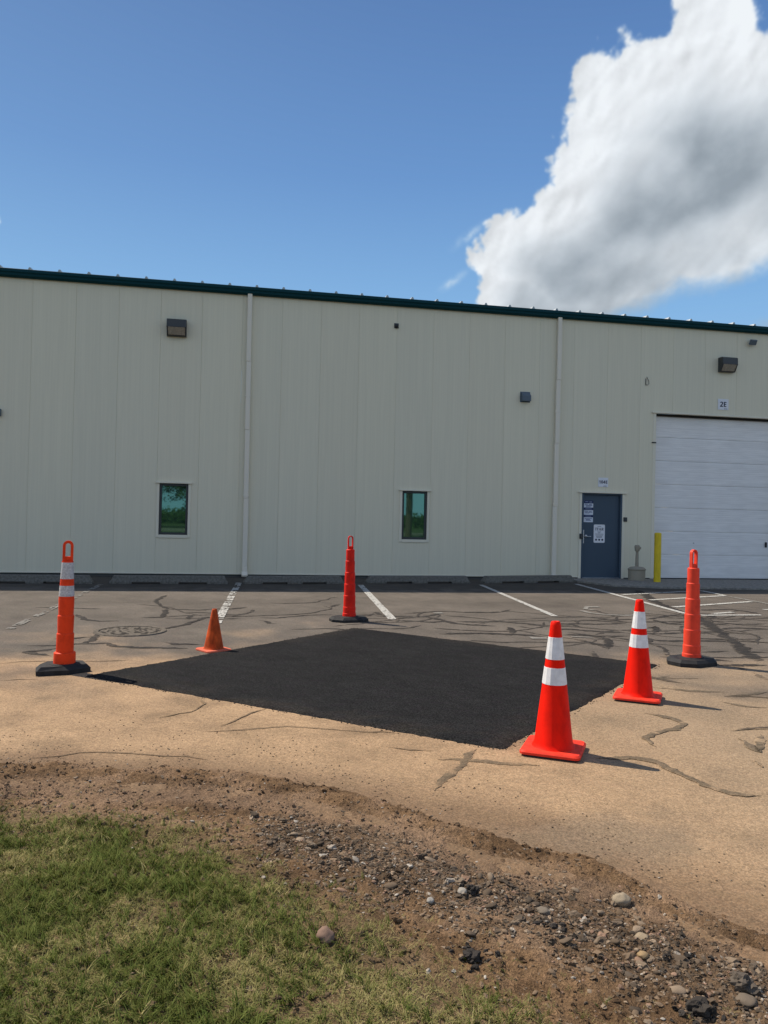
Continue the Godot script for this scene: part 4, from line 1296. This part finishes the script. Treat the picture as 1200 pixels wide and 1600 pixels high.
# ------------------------------------------------------------------ cones
func rounded_square(h: float, r: float) -> Array:
	var o := []
	for q in 4:
		for k in 5:
			var a := PI / 2 * q + PI / 8 * k
			o.append(Vector2((h - r) * (1 if cos(PI / 2 * q + PI / 4) > 0 else -1) + r * cos(a), (h - r) * (1 if sin(PI / 2 * q + PI / 4) > 0 else -1) + r * sin(a)))
	return o

func big_cone(label: String, at: Vector3, turn: float, tilt: float) -> Node3D:
	var c := thing("traffic_cone", label, "traffic cone", at, turn, "tall orange cones at the patch")
	var H := 0.815
	var rad := func(y: float) -> float: return lerpf(0.122, 0.030, (y - 0.03) / (H - 0.03))
	var ub := MB.new()
	ub.slab(rounded_square(0.168, 0.03), 0.002, 0.016)
	part("base_weight", ub.done(), M.black, c)
	var bs := MB.new()
	bs.slab(rounded_square(0.183, 0.035), 0.0165, 0.040, 0.010, 0.012)
	part("base", bs.done(), M.cone_base, c)
	var body := MB.new(true)
	var pr := [Vector2(0.136, 0.038), Vector2(0.127, 0.048), Vector2(rad.call(0.07), 0.07)]
	pr.append(Vector2(rad.call(0.43), 0.43))
	body.lathe([pr, [Vector2(rad.call(0.53), 0.53), Vector2(rad.call(0.584), 0.584)], [Vector2(rad.call(0.716), 0.716), Vector2(rad.call(H - 0.02), H - 0.02)], [Vector2(rad.call(H - 0.02), H - 0.02), Vector2(rad.call(H) - 0.001, H - 0.006), Vector2(rad.call(H) - 0.006, H)], [Vector2(rad.call(H) - 0.006, H), Vector2(0.016, H), Vector2(0.014, H - 0.03), Vector2(0, H - 0.03)]], 44)
	var bd := part("body", body.done(), M.cone, c)
	for s in [[0.582, 0.718], [0.428, 0.532]]:
		var sl := MB.new(false)
		sl.lathe([[Vector2(rad.call(s[0]) + 0.0008, s[0]), Vector2(rad.call(s[0]) + 0.0022, s[0] + 0.001), Vector2(rad.call((s[0] + s[1]) * 0.5) + 0.0022, (s[0] + s[1]) * 0.5), Vector2(rad.call(s[1]) + 0.0022, s[1] - 0.001), Vector2(rad.call(s[1]) + 0.0008, s[1])]], 15)
		part("reflective_sleeve", sl.done(), M.sheet, c)
	bd.rotation.z = 0.0
	c.rotation.z = tilt
	return c

func small_cone():
	var c := thing("traffic_cone", "small dirty faded orange cone on the left back edge of the patch", "traffic cone", Vector3(-0.215, 0, -8.33), 0.55)
	var b := MB.new()
	b.slab(rounded_square(0.145, 0.035), 0.002, 0.022, 0.007, 0.009)
	part("base", b.done(), M.old_base, c)
	var m := MB.new(true)
	m.lathe([[Vector2(0.112, 0.02), Vector2(0.103, 0.03), Vector2(0.098, 0.05), Vector2(0.062, 0.24), Vector2(0.028, 0.425)], [Vector2(0.028, 0.425), Vector2(0.024, 0.437), Vector2(0.018, 0.44)], [Vector2(0.018, 0.44), Vector2(0.015, 0.41), Vector2(0.0, 0.41)]], 36)
	part("body", m.done(), M.old_cone, c)

func loop_handle(y0: float, y1: float, hw: float, thick: float, depth: float) -> ArrayMesh:
	var mb := MB.new()
	var path := []
	var r := hw - thick * 0.5
	path.append(Vector2(-r, y0))
	for k in 9:
		var a := PI - PI * k / 8
		path.append(Vector2(cos(a) * r, y1 - thick * 0.5 - r + sin(a) * r))
	path.append(Vector2(r, y0))
	for i in path.size() - 1:
		var a: Vector2 = path[i]
		var b: Vector2 = path[i + 1]
		var da: Vector2 = (path[mini(i + 1, path.size() - 1)] - path[maxi(i - 1, 0)]).normalized()
		var db: Vector2 = (path[mini(i + 2, path.size() - 1)] - path[i]).normalized()
		var na := Vector2(-da.y, da.x) * thick * 0.5
		var nb := Vector2(-db.y, db.x) * thick * 0.5
		var c := Vector3((a.x + b.x) * 0.5, (a.y + b.y) * 0.5, 0)
		var q := [a + na, b + nb, b - nb, a - na]
		var f := []
		var g := []
		for p in q:
			f.append(Vector3(p.x, p.y, depth * 0.5)); g.append(Vector3(p.x, p.y, -depth * 0.5))
		mb.poly_out(f, c); mb.poly_out(g, c)
		mb.poly_out([f[0], f[1], g[1], g[0]], c); mb.poly_out([f[3], f[2], g[2], g[3]], c)
	# web at the foot with a peg hole
	mb.box(Vector3(0, y0 + 0.022, 0), Vector3(2 * hw - thick - 0.004, 0.05, depth * 0.6), 0.004)
	return mb.done()

func tube_post(label: String, at: Vector3, turn: float, tilt: float, rings: Array, top: Array, m: Material, outline: Array, thick: float, banded: bool, name_: String) -> Node3D:
	# rings: [height, radius below it]; the body steps out a little at each ring
	var t := thing(name_, label, "channelizer post", at, turn, "orange looper posts around the patch")
	var b := MB.new()
	b.slab(outline, 0.002, thick, thick * 0.45, 0.035)
	var base := part("rubber_base", b.done(), M.rubber, t)
	var collar := MB.new()
	collar.lathe([[Vector2(0.135, thick - 0.004), Vector2(0.125, thick + 0.008)], [Vector2(0.125, thick + 0.008), Vector2(0.08, thick + 0.008)]], 20)
	part("base_collar", collar.done(), M.rubber, base)
	var body := MB.new(true)
	var secs := []
	for i in rings.size() - 1:
		var lo: Array = rings[i]
		var hi: Array = rings[i + 1]
		# section from lo (wide) to hi (narrow), then a small rounded ledge
		secs.append([Vector2(lo[1], lo[0] + 0.004), Vector2(lerpf(lo[1], hi[2], 0.5), lerpf(lo[0], hi[0], 0.5)), Vector2(hi[2], hi[0] - 0.006)])
		secs.append([Vector2(hi[2], hi[0] - 0.006), Vector2(hi[2] - 0.002, hi[0] - 0.001), Vector2(hi[1], hi[0] + 0.004)])
	if banded: secs.remove_at(8)
	body.lathe(secs, 32)
	if banded: body.lathe([[Vector2(0.0648, 0.655), Vector2(0.0638, 0.677)], [Vector2(0.0600, 0.768), Vector2(0.0565, 0.832)], [Vector2(0.0497, 0.975), Vector2(0.0495, 0.983)]], 32)
	var last: Array = rings[-1]
	body.lathe([[Vector2(last[1], last[0] + 0.004), Vector2(0.0, last[0] + 0.006)]], 32)
	part("body", body.done(), m, t)
	part("handle", loop_handle(last[0], top[0], top[1], top[2], top[3]), m, t)
	if banded:
		for s in [[0.675, 0.77], [0.83, 0.977]]:
			var r := func(y: float) -> float: return lerpf(0.0655, 0.0480, (y - 0.655) / (0.983 - 0.655)) + 0.0015
			var sl := MB.new(true)
			sl.lathe([[Vector2(r.call(s[0]), s[0]), Vector2(r.call(s[1]), s[1])]], 30)
			part("reflective_band", sl.done(), M.sheet_worn, t)
	t.rotation.z = tilt
	return t

func build_cones():
	big_cone("nearest tall red orange cone with two white bands at the front corner of the patch", Vector3(1.972, 0.0, -4.53), 1.02, 0.012)
	big_cone("second tall cone with two white bands, standing at the right edge of the patch", Vector3(3.262, 0.0, -5.82), 0.98, 0.004)
	small_cone()
	var red := []
	var k := 0
	for q in [[0.06, 0.094, 0.1], [0.11, 0.088, 0.092], [0.198, 0.083, 0.088], [0.357, 0.0775, 0.083], [0.517, 0.072, 0.0775], [0.676, 0.0655, 0.072], [0.836, 0.059, 0.0655], [0.992, 0.046, 0.0595]]:
		red.append(q)
	red[0][1] = 0.0945
	red[1][2] = 0.0935
	var octo := []
	for q in [[-0.27, -0.07], [-0.27, 0.09], [-0.15, 0.20], [0.14, 0.20], [0.25, 0.10], [0.25, -0.08], [0.13, -0.20], [-0.14, -0.20]]: octo.append(Vector2(q[0], q[1]))
	tube_post("plain red post on a black base at the back corner of the patch", Vector3(1.56, 0, -10.62), 0.16, 0.004, red, [1.185, 0.038, 0.014, 0.03], M.tube_red, octo, 0.062, false, "looper_post")
	tube_post("faded red ringed post on a grey octagon base right of the patch", Vector3(4.66, 0, -7.25), 0.30, -0.004, red, [1.185, 0.042, 0.016, 0.034], M.tube_faded, octo, 0.068, false, "looper_post")
	var hexo := []
	for q in [[-0.235, -0.02], [-0.225, 0.155], [-0.215, 0.165], [0.045, 0.165], [0.22, 0.06], [0.18, -0.14], [0.10, -0.18], [-0.16, -0.18]]: hexo.append(Vector2(q[0], q[1]))
	var org := [[0.05, 0.094, 0.1], [0.175, 0.074, 0.092], [0.345, 0.0665, 0.0735], [0.505, 0.0635, 0.0700], [0.655, 0.0655, 0.0665], [0.983, 0.0495, 0.049]]
	tube_post("orange post with two white bands at the left corner of the patch", Vector3(-1.49, 0, -7.30), 0.19, -0.006, org, [1.172, 0.045, 0.024, 0.034], M.tube_orange, hexo, 0.072, true, "looper_post")

# ------------------------------------------------------------------ dirt, stones, grass
func rock(sd: int, squash: float, jag: float, seg := 9, oct := 2) -> ArrayMesh:
	var r := RandomNumberGenerator.new()
	r.seed = sd
	var sp := SphereMesh.new()
	sp.radius = 0.5; sp.height = 1.0; sp.radial_segments = seg; sp.rings = seg / 2 + 1
	var arr := sp.get_mesh_arrays()
	var v: PackedVector3Array = arr[Mesh.ARRAY_VERTEX]
	var n := noise(FastNoiseLite.TYPE_SIMPLEX_SMOOTH, 1.3, oct, sd)
	for i in v.size():
		var p := v[i]
		p *= 1.0 + jag * n.get_noise_3dv(p * 1.6)
		p.y *= squash
		p.x *= 1.12
		v[i] = p
	var st := SurfaceTool.new()
	st.begin(Mesh.PRIMITIVE_TRIANGLES)
	st.set_smooth_group(0 if jag < 0.5 else -1)
	var idx: PackedInt32Array = arr[Mesh.ARRAY_INDEX]
	for i in idx:
		st.set_color(Color.WHITE)
		st.add_vertex(v[i])
	st.generate_normals()
	return st.commit()

func scatter(n: String, mesh: Mesh, m: Material, xf: Array, cols: Array, parent: Node) -> MultiMeshInstance3D:
	var mm := MultiMesh.new()
	mm.transform_format = MultiMesh.TRANSFORM_3D
	mm.use_colors = true
	mm.mesh = mesh
	mm.instance_count = xf.size()
	for i in xf.size():
		mm.set_instance_transform(i, xf[i])
		mm.set_instance_color(i, cols[i])
	var o := MultiMeshInstance3D.new()
	o.name = numbered(n) if parent == self else pnum(parent, n)
	o.multimesh = mm
	o.material_override = m
	o.set_meta("kind", "stuff")
	parent.add_child(o, true)
	return o

func stone_color(x: float, z: float, gr: float) -> Color:
	var q := rng.randf()
	var s := rng.randf_range(0.75, 1.25)
	var c: Vector3
	if q < lerpf(0.08, 0.34, gr): c = Vector3(0.105, 0.084, 0.062)
	elif q < lerpf(0.18, 0.64, gr): c = Vector3(0.19, 0.148, 0.108)
	elif q < 0.74: c = Vector3(0.34, 0.24, 0.155)
	elif q < 0.88: c = Vector3(0.48, 0.37, 0.26)
	elif q < 0.95: c = Vector3(0.46, 0.29, 0.20)
	else: c = Vector3(0.62, 0.56, 0.47)
	c = c.lerp(Vector3(0.25, 0.165, 0.095), rng.randf_range(0.0, 0.42))
	return Color(c.x * s, c.y * s, c.z * s)

func build_verge():
	nz2.frequency = 1.0
	var h := func(x: float, z: float) -> float: return ground_y(x, z)
	var c := func(x: float, z: float) -> Color: return dirt_color(x, z, z - along(EDGE, x), z - along(GRASS_EDGE, x))
	var xs := steps([[-4.0, -1.6, 0.06], [-1.6, 2.4, 0.012], [2.4, 4.6, 0.05]])
	var zs := steps([[-5.2, -1.7, 0.012], [-1.7, 1.0, 0.06]])
	var verge := structure("dirt_verge", grid_mesh(xs, zs, h, c, 2.1), M.dirt, "bare brown dirt verge strewn with gravel between grass and asphalt")
	var rocks := [rock(1, 0.7, 0.35), rock(2, 0.6, 0.45), rock(3, 0.8, 0.7), rock(4, 0.65, 0.8), rock(5, 0.75, 0.6)]
	var xf := [[], [], [], [], []]
	var cl := [[], [], [], [], []]
	var big := []
	var tries := 0
	var kept := 0
	while kept < 21000 and tries < 120000:
		tries += 1
		var x := rng.randf_range(-1.5, 2.6)
		var z := rng.randf_range(-5.0, -1.75)
		var t := z - along(EDGE, x)
		var tg := z - along(GRASS_EDGE, x)
		if t < -0.12: continue
		var gr := gravel(x, z)
		var dens := 0.11 + 0.95 * gr
		dens *= smoothstep(-0.12, 0.1, t) * lerpf(1.0, 0.22, smoothstep(0.0, 0.25, tg))
		if t < 0.6: dens *= 0.4 + 0.6 * smoothstep(0.0, 0.4, nz.get_noise_2d(x * 4.0, z * 4.0))
		if rng.randf() > dens: continue
		kept += 1
		var u := rng.randf()
		var size := 0.0045 + 0.0065 * rng.randf()
		if u > 0.84: size = rng.randf_range(0.010, 0.019)
		if u > 0.972 and gr > 0.3: size = rng.randf_range(0.018, 0.036)
		if u > 0.990 and gr < 0.3: size = rng.randf_range(0.012, 0.024)
		var y := ground_y(x, z)
		var k := rng.randi() % 5
		var ba := Basis.from_euler(Vector3(rng.randf_range(-0.4, 0.4), rng.randf() * TAU, rng.randf_range(-0.4, 0.4))).scaled_local(Vector3(size * rng.randf_range(0.9, 1.5), size * rng.randf_range(0.7, 1.0), size * rng.randf_range(0.8, 1.15)))
		var tr := Transform3D(ba, Vector3(x, y + size * rng.randf_range(-0.12, 0.14), z))
		var col := stone_color(x, z, gr)
		if size > 0.0175 and big.size() < 230:
			big.append([k, tr, col])
		else:
			xf[k].append(tr); cl[k].append(col)
	# smaller dark crumbs fallen off the asphalt chunks
	for q in [[0.772, -2.375, 26], [1.345, -2.02, 40], [0.905, -2.80, 14], [1.1, -2.5, 18], [1.42, -2.3, 24]]:
		for i in q[2]:
			var x: float = q[0] + rng.randfn() * 0.045
			var z: float = q[1] + rng.randfn() * 0.035
			var size := rng.randf_range(0.007, 0.02)
			var k := 2 + rng.randi() % 3
			xf[k].append(Transform3D(Basis.from_euler(Vector3(rng.randf() * 3, rng.randf() * TAU, rng.randf())).scaled_local(Vector3(1.2, 0.85, 1.0) * size), Vector3(x, ground_y(x, z) + size * 0.15, z)))
			cl[k].append(Color(0.055, 0.047, 0.04) * rng.randf_range(0.7, 1.6))
	# crumbs of soil, clod-coloured
	for i in 17000:
		var x := rng.randf_range(-1.5, 2.4)
		var z := rng.randf_range(-4.95, -1.75)
		var t := z - along(EDGE, x)
		var tg := z - along(GRASS_EDGE, x)
		if t < -0.1 or rng.randf() > 0.35 + 0.9 * nz2.get_noise_2d(x * 3.0, z * 3.0) + (0.2 if tg > 0 else 0.0): continue
		var size := rng.randf_range(0.005, 0.013) * (1.0 if rng.randf() < 0.93 else 2.0)
		var dc := dirt_color(x, z, t, tg) * rng.randf_range(0.6, 1.05)
		var k := 2 + rng.randi() % 3
		xf[k].append(Transform3D(Basis.from_euler(Vector3(rng.randf() * 3, rng.randf() * TAU, rng.randf())).scaled_local(Vector3(1.2, 0.8, 1.0) * size), Vector3(x, ground_y(x, z) + size * 0.1, z)))
		cl[k].append(dc)
	for i in 1500:
		var x := rng.randf_range(-1.5, 3.6)
		var t := -absf(rng.randfn()) * 0.5 - 0.03
		var z := along(EDGE, x) + t
		if nz.get_noise_2d(x * 2.0, z * 2.0 + 4.0) < -0.1: continue
		var size := rng.randf_range(0.003, 0.0085)
		var k := rng.randi() % 5
		xf[k].append(Transform3D(Basis(Vector3.UP, rng.randf() * TAU).scaled_local(Vector3(1.2, 0.8, 1.0) * size), Vector3(x, maxf(0.0, ground_y(x, z)) + size * 0.25, z)))
		cl[k].append(stone_color(x, z, 0.2))
	for k in 5:
		scatter("gravel", rocks[k], M.stone, xf[k], cl[k], verge)
	# stones big enough to pick out, each a piece of the verge
	var tinted := {}
	for q in big:
		var key := "%d_%d" % [int(q[2].r * 14), int(q[2].b * 14)]
		if not tinted.has(key):
			var m: StandardMaterial3D = M.stone.duplicate()
			m.vertex_color_use_as_albedo = false
			m.albedo_color = (q[2] as Color).linear_to_srgb()
			tinted[key] = m
		var o := part("stone", rocks[q[0]], tinted[key], verge)
		o.transform = q[1]
	# stones that stand out singly
	var solo := [
		["stone", "largest smooth round tan stone among the dark gravel at the right", 1.462, -2.70, 0.062, Vector3(0.52, 0.42, 0.29), 0, 0.72],
		["stone", "rounded pinkish brown stone half sunk in the grass at the bottom middle", 0.315, -2.52, 0.058, Vector3(0.36, 0.235, 0.17), 0, 0.8],
		["asphalt_chunk", "crumbly black asphalt lump in the dirt below the middle of the gravel", 0.772, -2.375, 0.048, Vector3(0.07, 0.06, 0.052), 3, 0.75],
		["stone", "pale cream stone beside a black chunk left of the gravel heap", 0.865, -2.80, 0.034, Vector3(0.55, 0.50, 0.42), 1, 0.8],
		["asphalt_chunk", "small black asphalt chunk beside a pale cream stone", 0.905, -2.80, 0.040, Vector3(0.06, 0.052, 0.045), 2, 0.9],
		["stone", "oblong grey stone lying flat in the middle of the gravel", 1.125, -2.64, 0.046, Vector3(0.30, 0.25, 0.19), 1, 0.5],
		["stone", "yellow tan stone at the lower edge of the gravel", 1.325, -2.30, 0.036, Vector3(0.52, 0.36, 0.19), 1, 0.6],
		["stone", "flat cream and tan stone below the big round stone", 1.385, -2.415, 0.040, Vector3(0.50, 0.39, 0.26), 1, 0.45],
		["stone", "white round pebble alone on bare dirt left of the gravel", 0.727, -2.742, 0.028, Vector3(0.56, 0.52, 0.45), 0, 0.8],
		["stone", "large grey stone near the bottom right corner behind its neighbours", 1.545, -2.10, 0.062, Vector3(0.19, 0.155, 0.12), 2, 0.8],
		["stone", "flat brown grey stone in front of a larger grey one near the bottom right corner", 1.515, -2.045, 0.056, Vector3(0.26, 0.205, 0.15), 1, 0.5],
		["asphalt_chunk", "biggest black asphalt chunk by the bottom edge at the right", 1.345, -2.02, 0.060, Vector3(0.08, 0.068, 0.056), 3, 0.7],
	]
	var i := 0
	for s in solo:
		var o := MeshInstance3D.new()
		o.name = numbered(s[0])
		o.mesh = rock(60 + i, s[7], 0.22 if s[6] < 2 else 0.9, 20, 2 if s[6] < 2 else 5)
		var m: StandardMaterial3D = M.stone.duplicate()
		m.vertex_color_use_as_albedo = false
		m.albedo_color = lin(s[5].x, s[5].y, s[5].z)
		o.material_override = m
		add_child(o, true)
		o.position = Vector3(s[2], ground_y(s[2], s[3]) + s[4] * s[7] * 0.3, s[3])
		o.rotation = Vector3(0.1, i * 1.7, 0.08)
		o.scale = Vector3.ONE * s[4]
		tag(o, s[1], "stone" if s[0] == "stone" else "asphalt chunk", "loose stones on the verge")
		i += 1

func tuft(sd: int, blades: int, spread: float, h0: float, h1: float, lean: float, width: float) -> ArrayMesh:
	var r := RandomNumberGenerator.new()
	r.seed = sd
	var st := SurfaceTool.new()
	st.begin(Mesh.PRIMITIVE_TRIANGLES)
	for b in blades:
		var a := r.randf() * TAU
		var base := Vector3(cos(a), 0, sin(a)) * spread * sqrt(r.randf())
		var dir := Vector3.RIGHT.rotated(Vector3.UP, r.randf() * TAU)
		var side := dir.cross(Vector3.UP) * width * r.randf_range(0.7, 1.2) * 0.5
		var h := r.randf_range(h0, h1)
		var l := lean * r.randf_range(0.3, 1.3)
		var shade := r.randf_range(0.5, 1.45)
		var col := Color(shade * r.randf_range(0.9, 1.15), shade, shade * 0.95)
		if r.randf() < 0.2: col = Color(1.8, 1.35, 1.6) * r.randf_range(0.6, 1.05)
		var pts := []
		for k in 4:
			var t := k / 3.0
			pts.append(base + dir * h * l * t * t + Vector3.UP * h * t * (1.0 - 0.35 * l * t) - Vector3.UP * 0.006)
		var ws := [1.0, 0.95, 0.7, 0.0]
		for k in 3:
			var n := (side.cross(pts[k + 1] - pts[k])).normalized()
			if n.y < 0: n = -n
			n = (n + Vector3.UP * 0.6).normalized()
			var q := [pts[k] - side * ws[k], pts[k] + side * ws[k], pts[k + 1] + side * ws[k + 1], pts[k + 1] - side * ws[k + 1]]
			for t in ([[0, 2, 1], [0, 3, 2]] if k < 2 else [[0, 2, 1]]):
				for j in t:
					st.set_color(col); st.set_normal(n); st.add_vertex(q[j])
	return st.commit()

func build_grass():
	var kinds := [tuft(1, 10, 0.028, 0.016, 0.040, 1.4, 0.0023), tuft(2, 11, 0.032, 0.010, 0.030, 2.0, 0.0021), tuft(3, 6, 0.014, 0.035, 0.068, 0.9, 0.0034), tuft(4, 12, 0.045, 0.004, 0.013, 3.4, 0.0019)]
	var xf := [[], [], [], []]
	var cl := [[], [], [], []]
	for i in 120000:
		var x := rng.randf_range(-1.6, 2.0)
		var z := rng.randf_range(-4.25, -1.5)
		if absf(x) > 5.0: continue
		var tg := z - along(GRASS_EDGE, x) + nz.get_noise_2d(x * 2.6, z * 2.6) * 0.16
		var pn := nz.get_noise_2d(x * 1.5 + 11.0, z * 1.5)
		var pn2 := nz2.get_noise_2d(x * 4.0, z * 4.0 + 31.0)
		# the turf thins out towards the right
		var lush := smoothstep(0.05, 0.8, tg) * smoothstep(1.0, -0.4, x + (z + 3.0) * 0.15)
		var dens := smoothstep(-0.12, 0.55, tg) * (0.55 + 0.45 * lush) + smoothstep(-0.40, 0.05, tg) * 0.09
		dens *= clampf(0.62 + 1.2 * pn2 + 0.8 * pn + 0.42 * lush, 0.05, 1.0)
		if rng.randf() > dens: continue
		var dry := clampf(0.50 - 1.2 * pn + 0.9 * pn2 - 0.26 * lush + smoothstep(-0.6, 0.9, x) * 0.35, 0.0, 1.0)
		var k := 0
		var u := rng.randf()
		if u < 0.46 * dry + 0.16: k = 3
		elif u < 0.64: k = 1
		elif u > 0.90 - 0.2 * (1.0 - dry): k = 2
		var green := Vector3(0.078, 0.112, 0.022).lerp(Vector3(0.180, 0.200, 0.056), rng.randf())
		var straw := Vector3(0.42, 0.35, 0.165).lerp(Vector3(0.25, 0.215, 0.09), rng.randf())
		var c := green.lerp(straw, clampf(0.06 + dry * 0.72 + rng.randf_range(-0.35, 0.35), 0.0, 1.0))
		if k == 3: c = straw.lerp(green, 0.15)
		if k == 2: c = green.lerp(straw * 1.25, 0.8 if rng.randf() < 0.04 else 0.0)
		var s := rng.randf_range(0.6, 1.1) * lerpf(0.6, 1.0, smoothstep(-0.1, 0.4, tg))
		xf[k].append(Transform3D(Basis(Vector3.UP, rng.randf() * TAU).scaled_local(Vector3(s, s * rng.randf_range(0.8, 1.15), s)), Vector3(x, ground_y(x, z), z)))
		cl[k].append(Color(c.x, c.y, c.z))
	var names := ["grass", "grass", "grass", "dead_grass"]
	var labels := ["short green turf grass on the lower left", "low matted turf grass on the lower left", "taller green grass blades in the turf", "flat dry straw lying in the turf"]
	for k in 4:
		var o := scatter(names[k], kinds[k], M.blade, xf[k], cl[k], self)
		o.set_meta("label", labels[k])

# ------------------------------------------------------------------ behind the photographer (mirrored in the panes)
func leaf_clump() -> ArrayMesh:
	var r := RandomNumberGenerator.new()
	r.seed = 5
	var st := SurfaceTool.new()
	st.begin(Mesh.PRIMITIVE_TRIANGLES)
	for i in 14:
		var p := Vector3(r.randf_range(-1, 1), r.randf_range(-1, 1), r.randf_range(-1, 1)) * 0.35
		var b := Basis.from_euler(Vector3(r.randf() * TAU, r.randf() * TAU, r.randf() * TAU)) * 0.14
		for v in [Vector3(-1, 0, 0), Vector3(0, 0, 0.5), Vector3(1, 0, 0), Vector3(-1, 0, 0), Vector3(1, 0, 0), Vector3(0, 0, -0.5)]:
			st.set_color(Color.WHITE)
			st.add_vertex(p + b * v)
	st.generate_normals()
	return st.commit()

func tree(label: String, at: Vector3, h: float, spread: float, leaves: int, sd: int, clump: Mesh):
	var r := RandomNumberGenerator.new()
	r.seed = sd
	var t := thing("tree", label, "tree", at, 0.0, "trees across the road")
	var tr := MB.new(true)
	tr.tube([Vector3(0, -0.1, 0), Vector3(0.05, h * 0.2, 0), Vector3(0.0, h * 0.45, 0.1), Vector3(0.1, h * 0.75, 0)], h * 0.019, 10)
	var ends := []
	for k in 7:
		var a := TAU * k / 7 + r.randf()
		var y0 := h * r.randf_range(0.28, 0.6)
		var e := Vector3(cos(a) * spread * 0.7, y0 + h * r.randf_range(0.15, 0.35), sin(a) * spread * 0.7)
		tr.tube([Vector3(0, y0, 0), e * 0.5 + Vector3(0, y0 * 0.5, 0), e], h * 0.010, 6)
		ends.append(e)
	part("trunk", tr.done(), M.bark, t)
	var xf := []
	var cl := []
	for k in leaves:
		var e: Vector3 = ends[r.randi() % ends.size()]
		var p := e + Vector3(r.randfn(), r.randfn() * 0.8, r.randfn()) * spread * 0.3
		xf.append(Transform3D(Basis.from_euler(Vector3(r.randf() * 6, r.randf() * 6, 0)) * r.randf_range(0.8, 1.5), p))
		cl.append(Color.WHITE)
	scatter("crown", clump, M.leaf, xf, cl, t)

func build_behind():
	var road := MB.new()
	road.box(Vector3(0, -0.10, 37.0), Vector3(300, 0.09, 7.0), 0.0)
	structure("road", road.done(), M.foundation, "street behind the photographer")
	var kb := MB.new()
	for z in [33.3, 40.7]:
		kb.box(Vector3(0, -0.02, z), Vector3(300, 0.16, 0.2), 0.0)
	structure("kerb", kb.done(), M.concrete, "pale kerbs of the street")
	var clump := leaf_clump()
	tree("broad tree with a leaning trunk on the lawn before the road", Vector3(14.4, -0.07, 28.0), 15.0, 3.6, 700, 3, clump)
	tree("dense dark tree across the road mirrored in the left window", Vector3(-5.0, -0.07, 52.0), 8.0, 4.2, 1400, 4, clump)
	tree("dense tree across the road furthest left", Vector3(-13.0, -0.07, 55.0), 9.0, 4.2, 1300, 5, clump)
	tree("dense tree across the road nearest the leaning tree", Vector3(2.0, -0.07, 56.0), 7.0, 4.0, 1300, 6, clump)
	var r := RandomNumberGenerator.new()
	r.seed = 8
	var xf := []
	var cl := []
	for k in 3000:
		xf.append(Transform3D(Basis.from_euler(Vector3(r.randf() * 6, r.randf() * 6, 0)) * r.randf_range(1.5, 3.0), Vector3(r.randf_range(-50, 80), r.randf_range(0.0, 1.7), 95.0 + r.randfn() * 2.0)))
		cl.append(Color.WHITE)
	var o := scatter("hedge", clump, M.leaf, xf, cl, self)
	o.set_meta("label", "long dark hedge far across the road")

# ------------------------------------------------------------------ scene
func _ready():
	rng.seed = 20240611
	var cam := Camera3D.new()
	cam.name = "camera"
	cam.fov = rad_to_deg(2.0 * atan(800.0 / 1202.0))
	cam.near = 0.05
	cam.far = 2000.0
	cam.position = Vector3(0, EYE, 0)
	cam.basis = Basis.from_euler(Vector3(0.00908, -0.18792, 0.02265))
	add_child(cam)
	cam.current = true

	var env := Environment.new()
	env.background_mode = Environment.BG_SKY
	var sky := Sky.new()
	var pano := PanoramaSkyMaterial.new()
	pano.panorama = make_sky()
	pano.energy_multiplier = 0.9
	sky.sky_material = pano
	env.sky = sky
	env.tonemap_mode = Environment.TONE_MAPPER_LINEAR
	env.tonemap_exposure = 1.14
	env.sdfgi_enabled = true
	env.ssao_enabled = true
	env.ssil_enabled = true
	var we := WorldEnvironment.new()
	we.name = "world_environment"
	we.environment = env
	add_child(we)

	var sun := DirectionalLight3D.new()
	sun.name = "sun"
	sun.light_energy = 1.6
	sun.light_color = Color(1.0, 0.955, 0.89)
	sun.light_angular_distance = 0.5
	sun.shadow_enabled = true
	add_child(sun)
	var e := deg_to_rad(SUN_EL)
	var a := deg_to_rad(SUN_AZ)
	var to_sun := Vector3(sin(a) * cos(e), sin(e), -cos(a) * cos(e))
	sun.look_at_from_position(to_sun * 50.0, Vector3.ZERO, Vector3.UP)

	nz.noise_type = FastNoiseLite.TYPE_SIMPLEX_SMOOTH
	nz.frequency = 1.0
	nz.seed = 4
	nz.fractal_octaves = 3
	nz2.noise_type = FastNoiseLite.TYPE_SIMPLEX_SMOOTH
	nz2.frequency = 1.0
	nz2.seed = 9
	nz2.fractal_octaves = 3

	make_materials()
	build_ground()
	build_warehouse()
	build_behind()
	build_fixtures()
	build_wheel_stops()
	build_bollard_and_ashtray()
	build_cones()
	build_verge()
	build_grass()
